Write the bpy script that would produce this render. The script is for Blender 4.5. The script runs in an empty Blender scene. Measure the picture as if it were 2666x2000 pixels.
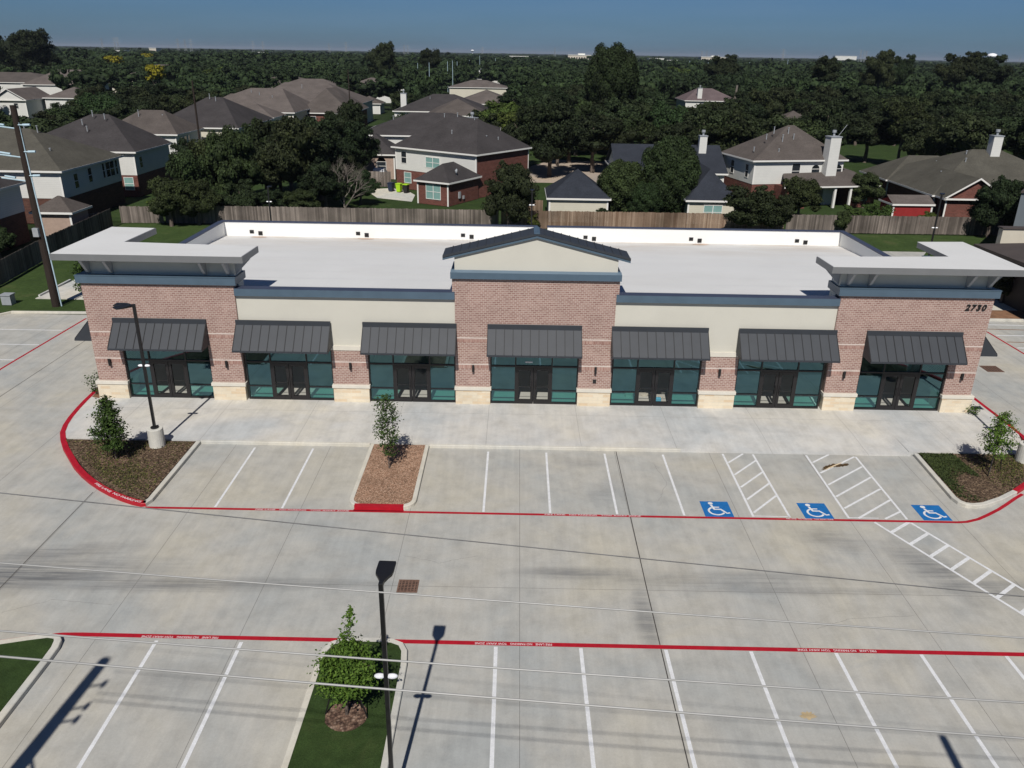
import bpy, math, random
import numpy as np
from mathutils import Vector, Matrix

D = bpy.data
SC = bpy.context.scene
COL = SC.collection
rad = math.radians
random.seed(7)

# ------------------------------------------------------------------ camera, sky, sun, exposure
CAM = (-2.3253, -28.8948, 17.7347)
PITCH, YAW, ROLL, FPX = 0.390903413, -0.00269031, 0.0163084881, 2090.07589
cd = D.cameras.new("camera")
cam = D.objects.new("camera", cd)
COL.objects.link(cam)
_f = Vector((math.sin(YAW) * math.cos(PITCH), math.cos(YAW) * math.cos(PITCH), -math.sin(PITCH)))
_r = Vector((math.cos(YAW), -math.sin(YAW), 0))
_u = _r.cross(_f)
_r2 = _r * math.cos(ROLL) + _u * math.sin(ROLL)
_u2 = -_r * math.sin(ROLL) + _u * math.cos(ROLL)
M = Matrix((_r2, _u2, -_f)).transposed().to_4x4()
M.translation = Vector(CAM)
cam.matrix_world = M
cd.sensor_fit = 'HORIZONTAL'
cd.sensor_width = 36
cd.lens = 36 * FPX / 2666
cd.clip_start = 0.2
cd.clip_end = 60000
SC.camera = cam

SUN_DIR = Vector((0.075, 0.90, -1.0)).normalized()
sl = D.lights.new("sun", 'SUN')
sl.energy = 4.55
sl.angle = rad(0.53)
sl.color = (1.0, 0.955, 0.89)
so = D.objects.new("sun", sl)
so.rotation_euler = SUN_DIR.to_track_quat('-Z', 'Y').to_euler()
so.location = (0, -40, 60)
COL.objects.link(so)

W = D.worlds.new("World")
SC.world = W
W.use_nodes = True
wn, wl = W.node_tree.nodes, W.node_tree.links
wn.clear()
sky = wn.new('ShaderNodeTexSky')
sky.sky_type = 'NISHITA'
sky.sun_disc = False
sky.sun_elevation = math.atan2(1.0, math.hypot(0.075, 0.90))
sky.sun_rotation = math.atan2(-0.075, -0.90)
sky.altitude = 20
sky.air_density = 1.0
sky.dust_density = 0.6
sky.ozone_density = 2.5
bg = wn.new('ShaderNodeBackground')
bg.inputs[1].default_value = 0.055
wo = wn.new('ShaderNodeOutputWorld')
# thin high cloud wisps
tc = wn.new('ShaderNodeTexCoord')
mp = wn.new('ShaderNodeMapping')
mp.inputs['Scale'].default_value = (3.0, 3.0, 26.0)
ns = wn.new('ShaderNodeTexNoise')
ns.inputs['Scale'].default_value = 1.6
ns.inputs['Detail'].default_value = 6
cr = wn.new('ShaderNodeValToRGB')
cr.color_ramp.elements[0].position = 0.42
cr.color_ramp.elements[1].position = 0.85
cr.color_ramp.elements[1].color = (0.45, 0.45, 0.45, 1)
mxw = wn.new('ShaderNodeMixRGB')
mxw.inputs[2].default_value = (3.0, 4.4, 6.0, 1)
tint = wn.new('ShaderNodeMixRGB')
tint.blend_type = 'MULTIPLY'
tint.inputs[0].default_value = 1.0
tint.inputs[2].default_value = (0.37, 0.53, 0.82, 1)
wl.new(sky.outputs[0], tint.inputs[1])
wl.new(tc.outputs['Generated'], mp.inputs[0])
wl.new(mp.outputs[0], ns.inputs[0])
wl.new(ns.outputs[0], cr.inputs[0])
wl.new(cr.outputs[0], mxw.inputs[0])
wl.new(tint.outputs[0], mxw.inputs[1])
sepw = wn.new('ShaderNodeSeparateXYZ')
elev = wn.new('ShaderNodeValToRGB')
elev.color_ramp.elements[0].position = 0.10
elev.color_ramp.elements[0].color = (0.96, 1.0, 1.0, 1)
e_ = elev.color_ramp.elements.new(0.0)
e_.color = (0.86, 1.03, 1.16, 1)
elev.color_ramp.elements[1].position = 0.55
elev.color_ramp.elements[1].color = (0.38, 0.40, 0.46, 1)
deep = wn.new('ShaderNodeMixRGB')
deep.blend_type = 'MULTIPLY'
deep.inputs[0].default_value = 1.0
wl.new(tc.outputs['Generated'], sepw.inputs[0])
wl.new(sepw.outputs[2], elev.inputs[0])
wl.new(mxw.outputs[0], deep.inputs[1])
wl.new(elev.outputs[0], deep.inputs[2])
wl.new(deep.outputs[0], bg.inputs[0])
wl.new(bg.outputs[0], wo.inputs[0])

SC.view_settings.view_transform = 'Standard'
SC.view_settings.look = 'None'
SC.view_settings.exposure = 0.0
SC.view_settings.gamma = 1.0
SC.render.engine = 'CYCLES'
SC.cycles.caustics_reflective = False
SC.cycles.caustics_refractive = False
SC.cycles.max_bounces = 6
SC.cycles.transparent_max_bounces = 8


# ------------------------------------------------------------------ helpers
def tag(o, label=None, cat=None, group=None, kind=None):
    if label: o['label'] = label
    if cat: o['category'] = cat
    if group: o['group'] = group
    if kind: o['kind'] = kind
    return o


def empty(name, loc=(0, 0, 0), rz=0.0, label=None, cat=None, group=None, kind=None):
    o = D.objects.new(name, None)
    o.empty_display_size = 0.3
    o.location = loc
    o.rotation_euler = (0, 0, rz)
    COL.objects.link(o)
    return tag(o, label, cat, group, kind)


def link(name, me, mat=None, parent=None):
    o = D.objects.new(name, me)
    if mat is not None and not me.materials:
        me.materials.append(mat)
    COL.objects.link(o)
    if parent is not None: o.parent = parent
    return o


class MB:
    """collects shapes that become ONE mesh"""
    def __init__(s): s.v = []; s.f = []

    def add(s, vs, fs):
        n = len(s.v)
        s.v += [tuple(v) for v in vs]
        s.f += [tuple(n + i for i in f) for f in fs]
        return s

    def box(s, x0, x1, y0, y1, z0, z1):
        return s.add([(x0, y0, z0), (x1, y0, z0), (x1, y1, z0), (x0, y1, z0), (x0, y0, z1), (x1, y0, z1), (x1, y1, z1), (x0, y1, z1)],
                     [(0, 3, 2, 1), (4, 5, 6, 7), (0, 1, 5, 4), (1, 2, 6, 5), (2, 3, 7, 6), (3, 0, 4, 7)])

    def prism(s, poly, z0, z1):
        n = len(poly)
        a = 0
        for i in range(n): a += poly[i][0] * poly[(i + 1) % n][1] - poly[(i + 1) % n][0] * poly[i][1]
        if a < 0: poly = poly[::-1]
        return s.add([(p[0], p[1], z0) for p in poly] + [(p[0], p[1], z1) for p in poly],
                     [tuple(range(n))[::-1], tuple(range(n, 2 * n))] + [(i, (i + 1) % n, n + (i + 1) % n, n + i) for i in range(n)])

    def sheet(s, poly, z):
        n = len(poly)
        a = 0
        for i in range(n): a += poly[i][0] * poly[(i + 1) % n][1] - poly[(i + 1) % n][0] * poly[i][1]
        if a < 0: poly = poly[::-1]
        return s.add([(p[0], p[1], z) for p in poly], [tuple(range(n))])

    def tube(s, a, b, r0, r1=None, n=10, caps=True):
        if r1 is None: r1 = r0
        a, b = Vector(a), Vector(b)
        d = (b - a).normalized()
        x = d.orthogonal().normalized(); y = d.cross(x)
        vs = []
        for c, r in ((a, r0), (b, r1)):
            for i in range(n):
                t = 2 * math.pi * i / n
                vs.append(c + x * (r * math.cos(t)) + y * (r * math.sin(t)))
        fs = [(i, (i + 1) % n, n + (i + 1) % n, n + i) for i in range(n)]
        if caps: fs += [tuple(range(n))[::-1], tuple(range(n, 2 * n))]
        return s.add(vs, fs)

    def path(s, pts, r, n=8):
        """swept tube through points, radius r or list"""
        P = [Vector(p) for p in pts]
        R = r if isinstance(r, (list, tuple)) else [r] * len(P)
        vs = []; up = None
        for i, p in enumerate(P):
            d = (P[min(i + 1, len(P) - 1)] - P[max(i - 1, 0)]).normalized()
            if up is None: up = d.orthogonal().normalized()
            x = (up - d * up.dot(d)).normalized(); y = d.cross(x); up = x
            for k in range(n):
                t = 2 * math.pi * k / n
                vs.append(p + x * (R[i] * math.cos(t)) + y * (R[i] * math.sin(t)))
        fs = [(i * n + k, i * n + (k + 1) % n, (i + 1) * n + (k + 1) % n, (i + 1) * n + k) for i in range(len(P) - 1) for k in range(n)]
        fs += [tuple(range(n))[::-1], tuple((len(P) - 1) * n + k for k in range(n))]
        return s.add(vs, fs)

    def strip(s, pts, w, z, closed=False):
        """flat ribbon of width w along 2-D points"""
        P = [Vector((p[0], p[1])) for p in pts]
        L = []; Rr = []
        for i, p in enumerate(P):
            d = (P[min(i + 1, len(P) - 1)] - P[max(i - 1, 0)]).normalized()
            nrm = Vector((-d.y, d.x)) * (w / 2)
            L.append(p + nrm); Rr.append(p - nrm)
        vs = [(q.x, q.y, z) for q in L] + [(q.x, q.y, z) for q in Rr]
        n = len(P)
        return s.add(vs, [(n + i, n + i + 1, i + 1, i) for i in range(n - 1)])

    def kerb(s, pts, w, z0, z1, side=1):
        """kerb band: outer line pts, thickness w to the left (side=1) of travel"""
        P = [Vector((p[0], p[1])) for p in pts]
        O = P; I = []
        for i, p in enumerate(P):
            d = (P[min(i + 1, len(P) - 1)] - P[max(i - 1, 0)]).normalized()
            I.append(p + Vector((-d.y, d.x)) * (w * side))
        n = len(P)
        c = 0.02
        O2 = [o + (i - o) * (c / w) for o, i in zip(O, I)]
        vs = [(q.x, q.y, z0) for q in O] + [(q.x, q.y, z1 - c) for q in O] + [(q.x, q.y, z1) for q in O2] + [(q.x, q.y, z1) for q in I] + [(q.x, q.y, z0) for q in I]
        fs = []
        for r in range(4):
            for i in range(n - 1):
                fs.append((r * n + i, r * n + i + 1, (r + 1) * n + i + 1, (r + 1) * n + i))
        fs += [(0, n, 2 * n, 3 * n, 4 * n), (n - 1, 5 * n - 1, 4 * n - 1, 3 * n - 1, 2 * n - 1)]
        return s.add(vs, fs)

    def mesh(s, name, mat, smooth=False):
        me = D.meshes.new(name)
        me.from_pydata(s.v, [], s.f)
        if smooth: me.polygons.foreach_set('use_smooth', [True] * len(me.polygons))
        if mat is not None: me.materials.append(mat)
        me.update()
        return me

    def build(s, name, mat, parent=None, smooth=False, bevel=0.0):
        o = link(name, s.mesh(name, mat, smooth), None, parent)
        if bevel:
            m = o.modifiers.new('bevel', 'BEVEL'); m.width = bevel; m.segments = 2; m.limit_method = 'ANGLE'
        return o


def np_mesh(name, V, F, mat=None, smooth=False):
    """V (n,3), F (m,4) quads"""
    me = D.meshes.new(name)
    k = F.shape[1]
    me.vertices.add(len(V)); me.vertices.foreach_set('co', V.astype(np.float32).ravel())
    me.loops.add(F.size); me.loops.foreach_set('vertex_index', F.astype(np.int32).ravel())
    me.polygons.add(len(F)); me.polygons.foreach_set('loop_start', (np.arange(len(F)) * k).astype(np.int32))
    if smooth: me.polygons.foreach_set('use_smooth', np.ones(len(F), bool))
    if mat: me.materials.append(mat)
    me.update(calc_edges=True)
    return me


def copy_tree(o, parent=None):
    c = o.copy(); COL.objects.link(c)
    if parent is not None: c.parent = parent
    for ch in list(o.children): copy_tree(ch, c)
    return c


# ------------------------------------------------------------------ materials
def base_mat(name, rough=0.8, spec=0.3, metallic=0.0):
    m = D.materials.new(name); m.use_nodes = True
    nt = m.node_tree
    b = nt.nodes['Principled BSDF']
    b.inputs['Roughness'].default_value = rough
    b.inputs['Metallic'].default_value = metallic
    if 'Specular IOR Level' in b.inputs: b.inputs['Specular IOR Level'].default_value = spec
    return m, nt, b


def N(nt, t, **kw):
    n = nt.nodes.new(t)
    for k, v in kw.items(): setattr(n, k, v)
    return n


def coords(nt, scale=(1, 1, 1), which='Object', rot=(0, 0, 0), loc=(0, 0, 0)):
    t = N(nt, 'ShaderNodeTexCoord'); m = N(nt, 'ShaderNodeMapping')
    m.inputs['Scale'].default_value = scale
    m.inputs['Rotation'].default_value = rot
    m.inputs['Location'].default_value = loc
    nt.links.new(t.outputs[which], m.inputs[0])
    return m.outputs[0]


def noise(nt, vec, scale, detail=4, rough=0.55, dist=0.0):
    n = N(nt, 'ShaderNodeTexNoise')
    n.inputs['Scale'].default_value = scale
    n.inputs['Detail'].default_value = detail
    n.inputs['Roughness'].default_value = rough
    n.inputs['Distortion'].default_value = dist
    if vec is not None: nt.links.new(vec, n.inputs['Vector'])
    return n.outputs[0]


def ramp(nt, fac, stops):
    r = N(nt, 'ShaderNodeValToRGB')
    e = r.color_ramp.elements
    while len(e) < len(stops): e.new(0.5)
    for i, (p, c) in enumerate(stops):
        e[i].position = p
        e[i].color = (c[0], c[1], c[2], 1) if not isinstance(c, (int, float)) else (c, c, c, 1)
    nt.links.new(fac, r.inputs[0])
    return r.outputs[0]


def mix(nt, fac, a, b, mode='MIX'):
    m = N(nt, 'ShaderNodeMixRGB', blend_type=mode)
    for i, v in ((0, fac), (1, a), (2, b)):
        if isinstance(v, (int, float)): m.inputs[i].default_value = v
        elif isinstance(v, tuple): m.inputs[i].default_value = (v[0], v[1], v[2], 1)
        else: nt.links.new(v, m.inputs[i])
    return m.outputs[0]


def mth(nt, op, a, b=None, c=None):
    m = N(nt, 'ShaderNodeMath', operation=op)
    for i, v in ((0, a), (1, b), (2, c)):
        if v is None: continue
        if isinstance(v, (int, float)): m.inputs[i].default_value = v
        else: nt.links.new(v, m.inputs[i])
    return m.outputs[0]


def bump(nt, b, h, strength=0.3, dist=0.02):
    n = N(nt, 'ShaderNodeBump')
    n.inputs['Strength'].default_value = strength
    n.inputs['Distance'].default_value = dist
    nt.links.new(h, n.inputs['Height'])
    nt.links.new(n.outputs[0], b.inputs['Normal'])


def pmat(name, col, var=0.12, scale=3.0, rough=0.8, spec=0.3, metallic=0.0, fine=0.0, fscale=60, bmp=0.0, stretch=(1, 1, 1)):
    m, nt, b = base_mat(name, rough, spec, metallic)
    v = coords(nt, stretch)
    n1 = noise(nt, v, scale, 5, 0.6)
    lo = tuple(c * (1 - var) for c in col); hi = tuple(min(1, c * (1 + var)) for c in col)
    c = ramp(nt, n1, [(0.3, lo), (0.7, hi)])
    if fine:
        n2 = noise(nt, v, fscale, 2, 0.7)
        c = mix(nt, 1.0, c, ramp(nt, n2, [(0.3, 1 - fine), (0.7, 1 + 0)]), 'MULTIPLY')
        if bmp: bump(nt, b, n2, bmp, 0.01)
    nt.links.new(c, b.inputs['Base Color'])
    return m


def joint_mask(nt, axis_out, start, step, width):
    """1 on the joint lines of a scored slab"""
    a = mth(nt, 'SUBTRACT', axis_out, start - step * 50)
    a = mth(nt, 'MODULO', a, step)
    d = mth(nt, 'MINIMUM', a, mth(nt, 'SUBTRACT', step, a))
    return mth(nt, 'LESS_THAN', d, width)


def concrete(name, light, jx=None, jy=None, streaks=True, tone=1.0, jw=0.011):
    m, nt, b = base_mat(name, 0.85, 0.25)
    v = coords(nt)
    c = tuple(x * tone for x in light)
    big = noise(nt, v, 0.16, 5, 0.6, 0.4)
    col = ramp(nt, big, [(0.34, tuple(x * k for x, k in zip(c, (0.84, 0.89, 0.95)))), (0.5, c), (0.66, tuple(x * k for x, k in zip(c, (1.07, 1.035, 0.955))))])
    med = noise(nt, v, 1.1, 6, 0.65)
    col = mix(nt, 1.0, col, ramp(nt, med, [(0.30, 0.84), (0.55, 1.0), (0.75, 1.06)]), 'MULTIPLY')
    brm = noise(nt, coords(nt, (3.0, 0.25, 1)), 1.2, 5, 0.65)
    col = mix(nt, 1.0, col, ramp(nt, brm, [(0.32, 0.93), (0.68, 1.05)]), 'MULTIPLY')
    fine = noise(nt, v, 14, 4, 0.7)
    col = mix(nt, 1.0, col, ramp(nt, fine, [(0.3, 0.93), (0.7, 1.04)]), 'MULTIPLY')
    if streaks:
        vs = coords(nt, (0.10, 1.0, 1.0), rot=(0, 0, rad(-2)))
        st = noise(nt, vs, 1.5, 7, 0.7, 0.2)
        sp = N(nt, 'ShaderNodeSeparateXYZ'); nt.links.new(v, sp.inputs[0])
        # soft rubber-darkened patches where cars turn
        stc = noise(nt, coords(nt, (0.09, 2.4, 1.0), rot=(0, 0, rad(-9))), 1.5, 7, 0.72, 0.3)
        st2 = ramp(nt, mth(nt, 'MAXIMUM', st, stc), [(0.42, 0.30), (0.62, 1)])
        tot = None
        for cx, cy, rx, ry, an, k in ((-21, -4.9, 8.0, 1.3, 6, .85), (-14, -5.2, 6.5, .55, 2, .6), (-19.5, -3.4, 4, .7, 10, .45), (-10, -5.0, 5, .35, 0, .5), (13.6, -3.6, 2.6, 1.2, -62, .6), (16.5, -4.8, 5, 1.1, -12, .4), (2.3, -6.6, .55, 2.2, 0, .55),
                                      (0.4, -4.1, 3.2, .5, 0, .5), (5.5, -4.4, 6, .7, 2, .4), (10.5, -1.6, 2.0, 1.1, -20, .35), (-6, -10.5, .9, 1.6, 0, .2), (-12.5, -9.9, 2.4, .9, 15, .22), (7.6, -4.9, 7, .35, 0, .3), (1.7, 1.9, .9, 1.2, 0, .25), (1.0, 4.6, 1.6, .7, 0, .22)):
            ca, sa = math.cos(rad(an)), math.sin(rad(an))
            vv = N(nt, 'ShaderNodeMapping', vector_type='TEXTURE')
            vv.inputs['Location'].default_value = (cx, cy, 0); vv.inputs['Rotation'].default_value = (0, 0, rad(an)); vv.inputs['Scale'].default_value = (rx, ry, 1)
            nt.links.new(v, vv.inputs[0])
            ln = N(nt, 'ShaderNodeVectorMath', operation='LENGTH'); nt.links.new(vv.outputs[0], ln.inputs[0])
            e = mth(nt, 'MULTIPLY', ramp(nt, ln.outputs['Value'], [(0.3, 1.0), (1.0, 0.0)]), min(1.0, k * 1.4))
            tot = e if tot is None else mth(nt, 'MAXIMUM', tot, e)
        col = mix(nt, mth(nt, 'MULTIPLY', tot, st2), col, (0.13, 0.135, 0.14))
        blot = ramp(nt, noise(nt, v, 0.45, 6, 0.7, 0.8), [(0.60, 0), (0.78, 1)])
        col = mix(nt, mth(nt, 'MULTIPLY', blot, 0.28), col, (0.22, 0.25, 0.28))
        rust = ramp(nt, noise(nt, coords(nt, loc=(13, 4, 0)), 0.33, 5, 0.6, 0.5), [(0.60, 0), (0.8, 1)])
        col = mix(nt, mth(nt, 'MULTIPLY', rust, 0.09), col, (0.42, 0.33, 0.24))
    sp2 = N(nt, 'ShaderNodeSeparateXYZ'); nt.links.new(v, sp2.inputs[0])
    jm = None
    if jx:
        jm = joint_mask(nt, sp2.outputs[0], jx[0], jx[1], jw)
        halo = joint_mask(nt, sp2.outputs[0], jx[0], jx[1], 0.25)
        col = mix(nt, mth(nt, 'MULTIPLY', halo, mth(nt, 'MULTIPLY', ramp(nt, med, [(0.4, 0), (0.7, 1)]), 0.12)), col, (0.2, 0.2, 0.2))
    if jy:
        j2 = joint_mask(nt, sp2.outputs[1], jy[0], jy[1], jw)
        jm = j2 if jm is None else mth(nt, 'MAXIMUM', jm, j2)
    if jm is not None:
        col = mix(nt, mth(nt, 'MULTIPLY', jm, 0.55), col, (0.09, 0.085, 0.08))
    nt.links.new(col, b.inputs['Base Color'])
    bump(nt, b, fine, 0.12, 0.01)
    return m


def brick(name, c1, c2, mortar, bw=0.22, rh=0.085, ms=0.012, bias=0.0, axes='xz', stain=0.15, sq=None):
    m, nt, b = base_mat(name, 0.85, 0.25)
    t = N(nt, 'ShaderNodeTexCoord'); sp = N(nt, 'ShaderNodeSeparateXYZ'); cb = N(nt, 'ShaderNodeCombineXYZ')
    nt.links.new(t.outputs['Object'], sp.inputs[0])
    if axes == 'xz': nt.links.new(mth(nt, 'ADD', sp.outputs[0], sp.outputs[1]), cb.inputs[0]); nt.links.new(sp.outputs[2], cb.inputs[1])
    br = N(nt, 'ShaderNodeTexBrick')
    nt.links.new(cb.outputs[0], br.inputs['Vector'])
    br.inputs['Color1'].default_value = (*c1, 1); br.inputs['Color2'].default_value = (*c2, 1); br.inputs['Mortar'].default_value = (*mortar, 1)
    br.inputs['Scale'].default_value = 1.0
    br.inputs['Brick Width'].default_value = bw; br.inputs['Row Height'].default_value = rh
    br.inputs['Mortar Size'].default_value = ms; br.inputs['Mortar Smooth'].default_value = 0.1
    br.inputs['Bias'].default_value = bias
    v = coords(nt)
    n = noise(nt, v, 0.9, 5, 0.65)
    col = mix(nt, 1.0, br.outputs[0], ramp(nt, n, [(0.3, 1 - stain), (0.7, 1 + stain * 0.4)]), 'MULTIPLY')
    nt.links.new(col, b.inputs['Base Color'])
    bump(nt, b, br.outputs[1], -0.4, 0.01)
    return m


def island_mat(name, lo, hi, rough=0.75, spec=0.2, trans=0.0, objvar=0.0, scale=0.0):
    """colour varies from piece to piece (leaves, pickets)"""
    m, nt, b = base_mat(name, rough, spec)
    g = N(nt, 'ShaderNodeNewGeometry')
    c = ramp(nt, g.outputs['Random Per Island'], [(0.0, lo), (0.6, tuple((x + y) / 2 for x, y in zip(lo, hi))), (1.0, hi)])
    if objvar:
        oi = N(nt, 'ShaderNodeObjectInfo')
        h = N(nt, 'ShaderNodeHueSaturation')
        nt.links.new(c, h.inputs['Color'])
        nt.links.new(mth(nt, 'ADD', 0.5 - 0.04 * 1, mth(nt, 'MULTIPLY', oi.outputs['Random'], 0.06)), h.inputs['Hue'])
        rnd2 = mth(nt, 'FRACT', mth(nt, 'MULTIPLY', oi.outputs['Random'], 17.31))
        nt.links.new(mth(nt, 'ADD', 1.0 - objvar, mth(nt, 'MULTIPLY', rnd2, 2 * objvar)), h.inputs['Value'])
        c = h.outputs[0]
    if scale:
        c = mix(nt, 1.0, c, ramp(nt, noise(nt, coords(nt), scale, 4), [(0.32, 0.62), (0.68, 1.35)]), 'MULTIPLY')
    nt.links.new(c, b.inputs['Base Color'])
    if trans:
        tr = N(nt, 'ShaderNodeBsdfTranslucent'); nt.links.new(c, tr.inputs[0])
        ms = N(nt, 'ShaderNodeMixShader'); ms.inputs[0].default_value = trans
        nt.links.new(b.outputs[0], ms.inputs[1]); nt.links.new(tr.outputs[0], ms.inputs[2])
        nt.links.new(ms.outputs[0], nt.nodes['Material Output'].inputs[0])
    return m


def glass_mat(name, tint, gloss, fac):
    m = D.materials.new(name); m.use_nodes = True
    nt = m.node_tree; nt.nodes.clear()
    o = N(nt, 'ShaderNodeOutputMaterial')
    t = N(nt, 'ShaderNodeBsdfTransparent'); t.inputs[0].default_value = (*tint, 1)
    g = N(nt, 'ShaderNodeBsdfGlossy'); g.inputs[0].default_value = (*gloss, 1); g.inputs['Roughness'].default_value = 0.015
    lw = N(nt, 'ShaderNodeLayerWeight')
    f = mth(nt, 'MINIMUM', 1.0, mth(nt, 'ADD', fac, mth(nt, 'POWER', lw.outputs['Facing'], 5.0)))
    nz = noise(nt, coords(nt), 0.5, 2)
    bp = N(nt, 'ShaderNodeBump'); bp.inputs['Strength'].default_value = 0.03; bp.inputs['Distance'].default_value = 0.05
    nt.links.new(nz, bp.inputs['Height']); nt.links.new(bp.outputs[0], g.inputs['Normal'])
    ms = N(nt, 'ShaderNodeMixShader')
    nt.links.new(f, ms.inputs[0]); nt.links.new(t.outputs[0], ms.inputs[1]); nt.links.new(g.outputs[0], ms.inputs[2])
    nt.links.new(ms.outputs[0], o.inputs[0])
    return m


def grass_mat(name, dark, lightc, dry):
    m, nt, b = base_mat(name, 0.9, 0.1)
    v = coords(nt)
    a = noise(nt, v, 0.35, 6, 0.7, 0.5); f = noise(nt, v, 22, 4, 0.8); md = noise(nt, v, 3.0, 4, 0.6)
    c = ramp(nt, a, [(0.3, dark), (0.55, lightc), (0.8, dry)])
    c = mix(nt, 1.0, c, ramp(nt, f, [(0.3, 0.55), (0.7, 1.3)]), 'MULTIPLY')
    c = mix(nt, 1.0, c, ramp(nt, md, [(0.3, 0.8), (0.7, 1.15)]), 'MULTIPLY')
    nt.links.new(c, b.inputs['Base Color'])
    bump(nt, b, f, 0.6, 0.04)
    return m


def shingle_mat(name, col):
    m, nt, b = base_mat(name, 0.95, 0.1)
    v = coords(nt, (1, 1, 1.6))
    f = noise(nt, v, 5.0, 4, 0.8); a = noise(nt, v, 0.4, 5, 0.65)
    w = N(nt, 'ShaderNodeTexWave', bands_direction='Z'); w.inputs['Scale'].default_value = 2.4; w.inputs['Distortion'].default_value = 0.6
    nt.links.new(v, w.inputs[0])
    c = ramp(nt, f, [(0.3, tuple(x * 0.78 for x in col)), (0.7, tuple(x * 1.22 for x in col))])
    c = mix(nt, 1.0, c, ramp(nt, a, [(0.3, 0.78), (0.7, 1.12)]), 'MULTIPLY')
    c = mix(nt, 0.25, c, mix(nt, 1.0, c, w.outputs[0], 'MULTIPLY'))
    nt.links.new(c, b.inputs['Base Color'])
    return m


def siding_mat(name, col):
    m, nt, b = base_mat(name, 0.7, 0.3)
    v = coords(nt)
    w = N(nt, 'ShaderNodeTexWave', bands_direction='Z', wave_profile='SAW'); w.inputs['Scale'].default_value = 1.6
    nt.links.new(v, w.inputs[0])
    a = noise(nt, v, 0.8, 4)
    c = ramp(nt, a, [(0.3, tuple(x * 0.93 for x in col)), (0.7, col)])
    c = mix(nt, 0.10, c, mix(nt, 1.0, c, w.outputs[0], 'MULTIPLY'))
    nt.links.new(c, b.inputs['Base Color'])
    return m


def gravel_mat(name, cols, scale):
    m, nt, b = base_mat(name, 0.95, 0.1)
    v = coords(nt)
    vo = N(nt, 'ShaderNodeTexVoronoi'); vo.inputs['Scale'].default_value = scale; nt.links.new(v, vo.inputs[0])
    sp = N(nt, 'ShaderNodeSeparateColor'); nt.links.new(vo.outputs['Color'], sp.inputs[0])
    c = ramp(nt, sp.outputs[0], [(0.0, cols[0]), (0.4, cols[1]), (0.8, cols[2]), (1.0, cols[3])])
    d = ramp(nt, vo.outputs['Distance'], [(0.2, 1.0), (0.75, 0.45)])
    c = mix(nt, 1.0, c, d, 'MULTIPLY')
    c = mix(nt, 1.0, c, ramp(nt, noise(nt, v, 1.2, 4), [(0.3, 0.85), (0.7, 1.1)]), 'MULTIPLY')
    nt.links.new(c, b.inputs['Base Color'])
    bump(nt, b, vo.outputs['Distance'], -0.8, 0.03)
    return m


m_lot = concrete("lot concrete", (0.42, 0.41, 0.375), jx=(2.58, 4.575), jy=(-5.05, 30.0))
m_walk = concrete("sidewalk concrete", (0.54, 0.53, 0.50), jx=(-12.9, 4.63), jy=(9.6, 30.0), streaks=False, jw=0.008)
m_kerb = concrete("kerb concrete", (0.56, 0.54, 0.48), streaks=False)
m_ped = concrete("pedestal concrete", (0.60, 0.58, 0.52), streaks=False)
m_road = pmat("asphalt", (0.07, 0.07, 0.07), 0.2, 0.6, 0.9, fine=0.2)
m_white = pmat("white road paint", (0.70, 0.71, 0.72), 0.10, 5, 0.6, fine=0.15, fscale=25)
m_red = pmat("red fire lane paint", (0.40, 0.010, 0.022), 0.14, 3, 0.5, fine=0.15, fscale=25)
m_blue = pmat("blue accessible paint", (0.012, 0.14, 0.40), 0.12, 3, 0.5, fine=0.1)
m_letter = pmat("white stencil paint", (0.66, 0.55, 0.56), 0.1, 8, 0.6)
m_grass = grass_mat("grass", (0.028, 0.045, 0.016), (0.036, 0.062, 0.018), (0.075, 0.085, 0.036))
m_lawn = grass_mat("mown lawn", (0.028, 0.050, 0.016), (0.036, 0.062, 0.018), (0.062, 0.078, 0.028))
m_lawn2 = grass_mat("lighter green rear lawn", (0.036, 0.060, 0.018), (0.050, 0.082, 0.024), (0.100, 0.105, 0.045))  # a lighter green mix than the grass islands
m_ground = grass_mat("open ground", (0.016, 0.026, 0.010), (0.024, 0.040, 0.013), (0.050, 0.055, 0.024))
m_mulch = gravel_mat("brown mulch", [(0.05, 0.035, 0.025), (0.12, 0.08, 0.055), (0.20, 0.14, 0.09), (0.30, 0.22, 0.15)], 16)
m_ring = gravel_mat("mulch ring", [(0.08, 0.05, 0.04), (0.18, 0.11, 0.08), (0.26, 0.17, 0.12), (0.36, 0.26, 0.2)], 14)
m_pebble = gravel_mat("pink gravel", [(0.20, 0.12, 0.08), (0.41, 0.245, 0.16), (0.50, 0.32, 0.22), (0.60, 0.43, 0.31)], 24)
m_dirt = pmat("bare dirt", (0.24, 0.13, 0.075), 0.3, 1.5, 0.95, fine=0.3)
m_brick = brick("pink blend brick", (0.26, 0.150, 0.126), (0.355, 0.235, 0.20), (0.47, 0.385, 0.34), 0.22, 0.10, 0.014, -0.1, stain=0.12)
m_band = brick("soldier brick", (0.26, 0.13, 0.105), (0.42, 0.27, 0.225), (0.45, 0.36, 0.32), 0.08, 0.24, 0.008, 0.0)
m_groove = pmat("mortar reveal", (0.60, 0.53, 0.48), 0.08, 2)
m_stone = brick("cream limestone", (0.70, 0.62, 0.48), (0.60, 0.43, 0.26), (0.64, 0.58, 0.47), 0.52, 0.17, 0.012, -0.35, stain=0.15)
m_cast = pmat("cast stone", (0.60, 0.57, 0.50), 0.06, 2, 0.8)
m_stucco = pmat("beige stucco", (0.555, 0.54, 0.475), 0.03, 0.7, 0.9, fine=0.06, fscale=40)
m_attic = pmat("pale attic stucco", (0.62, 0.62, 0.56), 0.04, 1, 0.9)
m_blue_trim = pmat("slate blue metal", (0.072, 0.113, 0.155), 0.08, 1.5, 0.45, 0.5)
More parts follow.
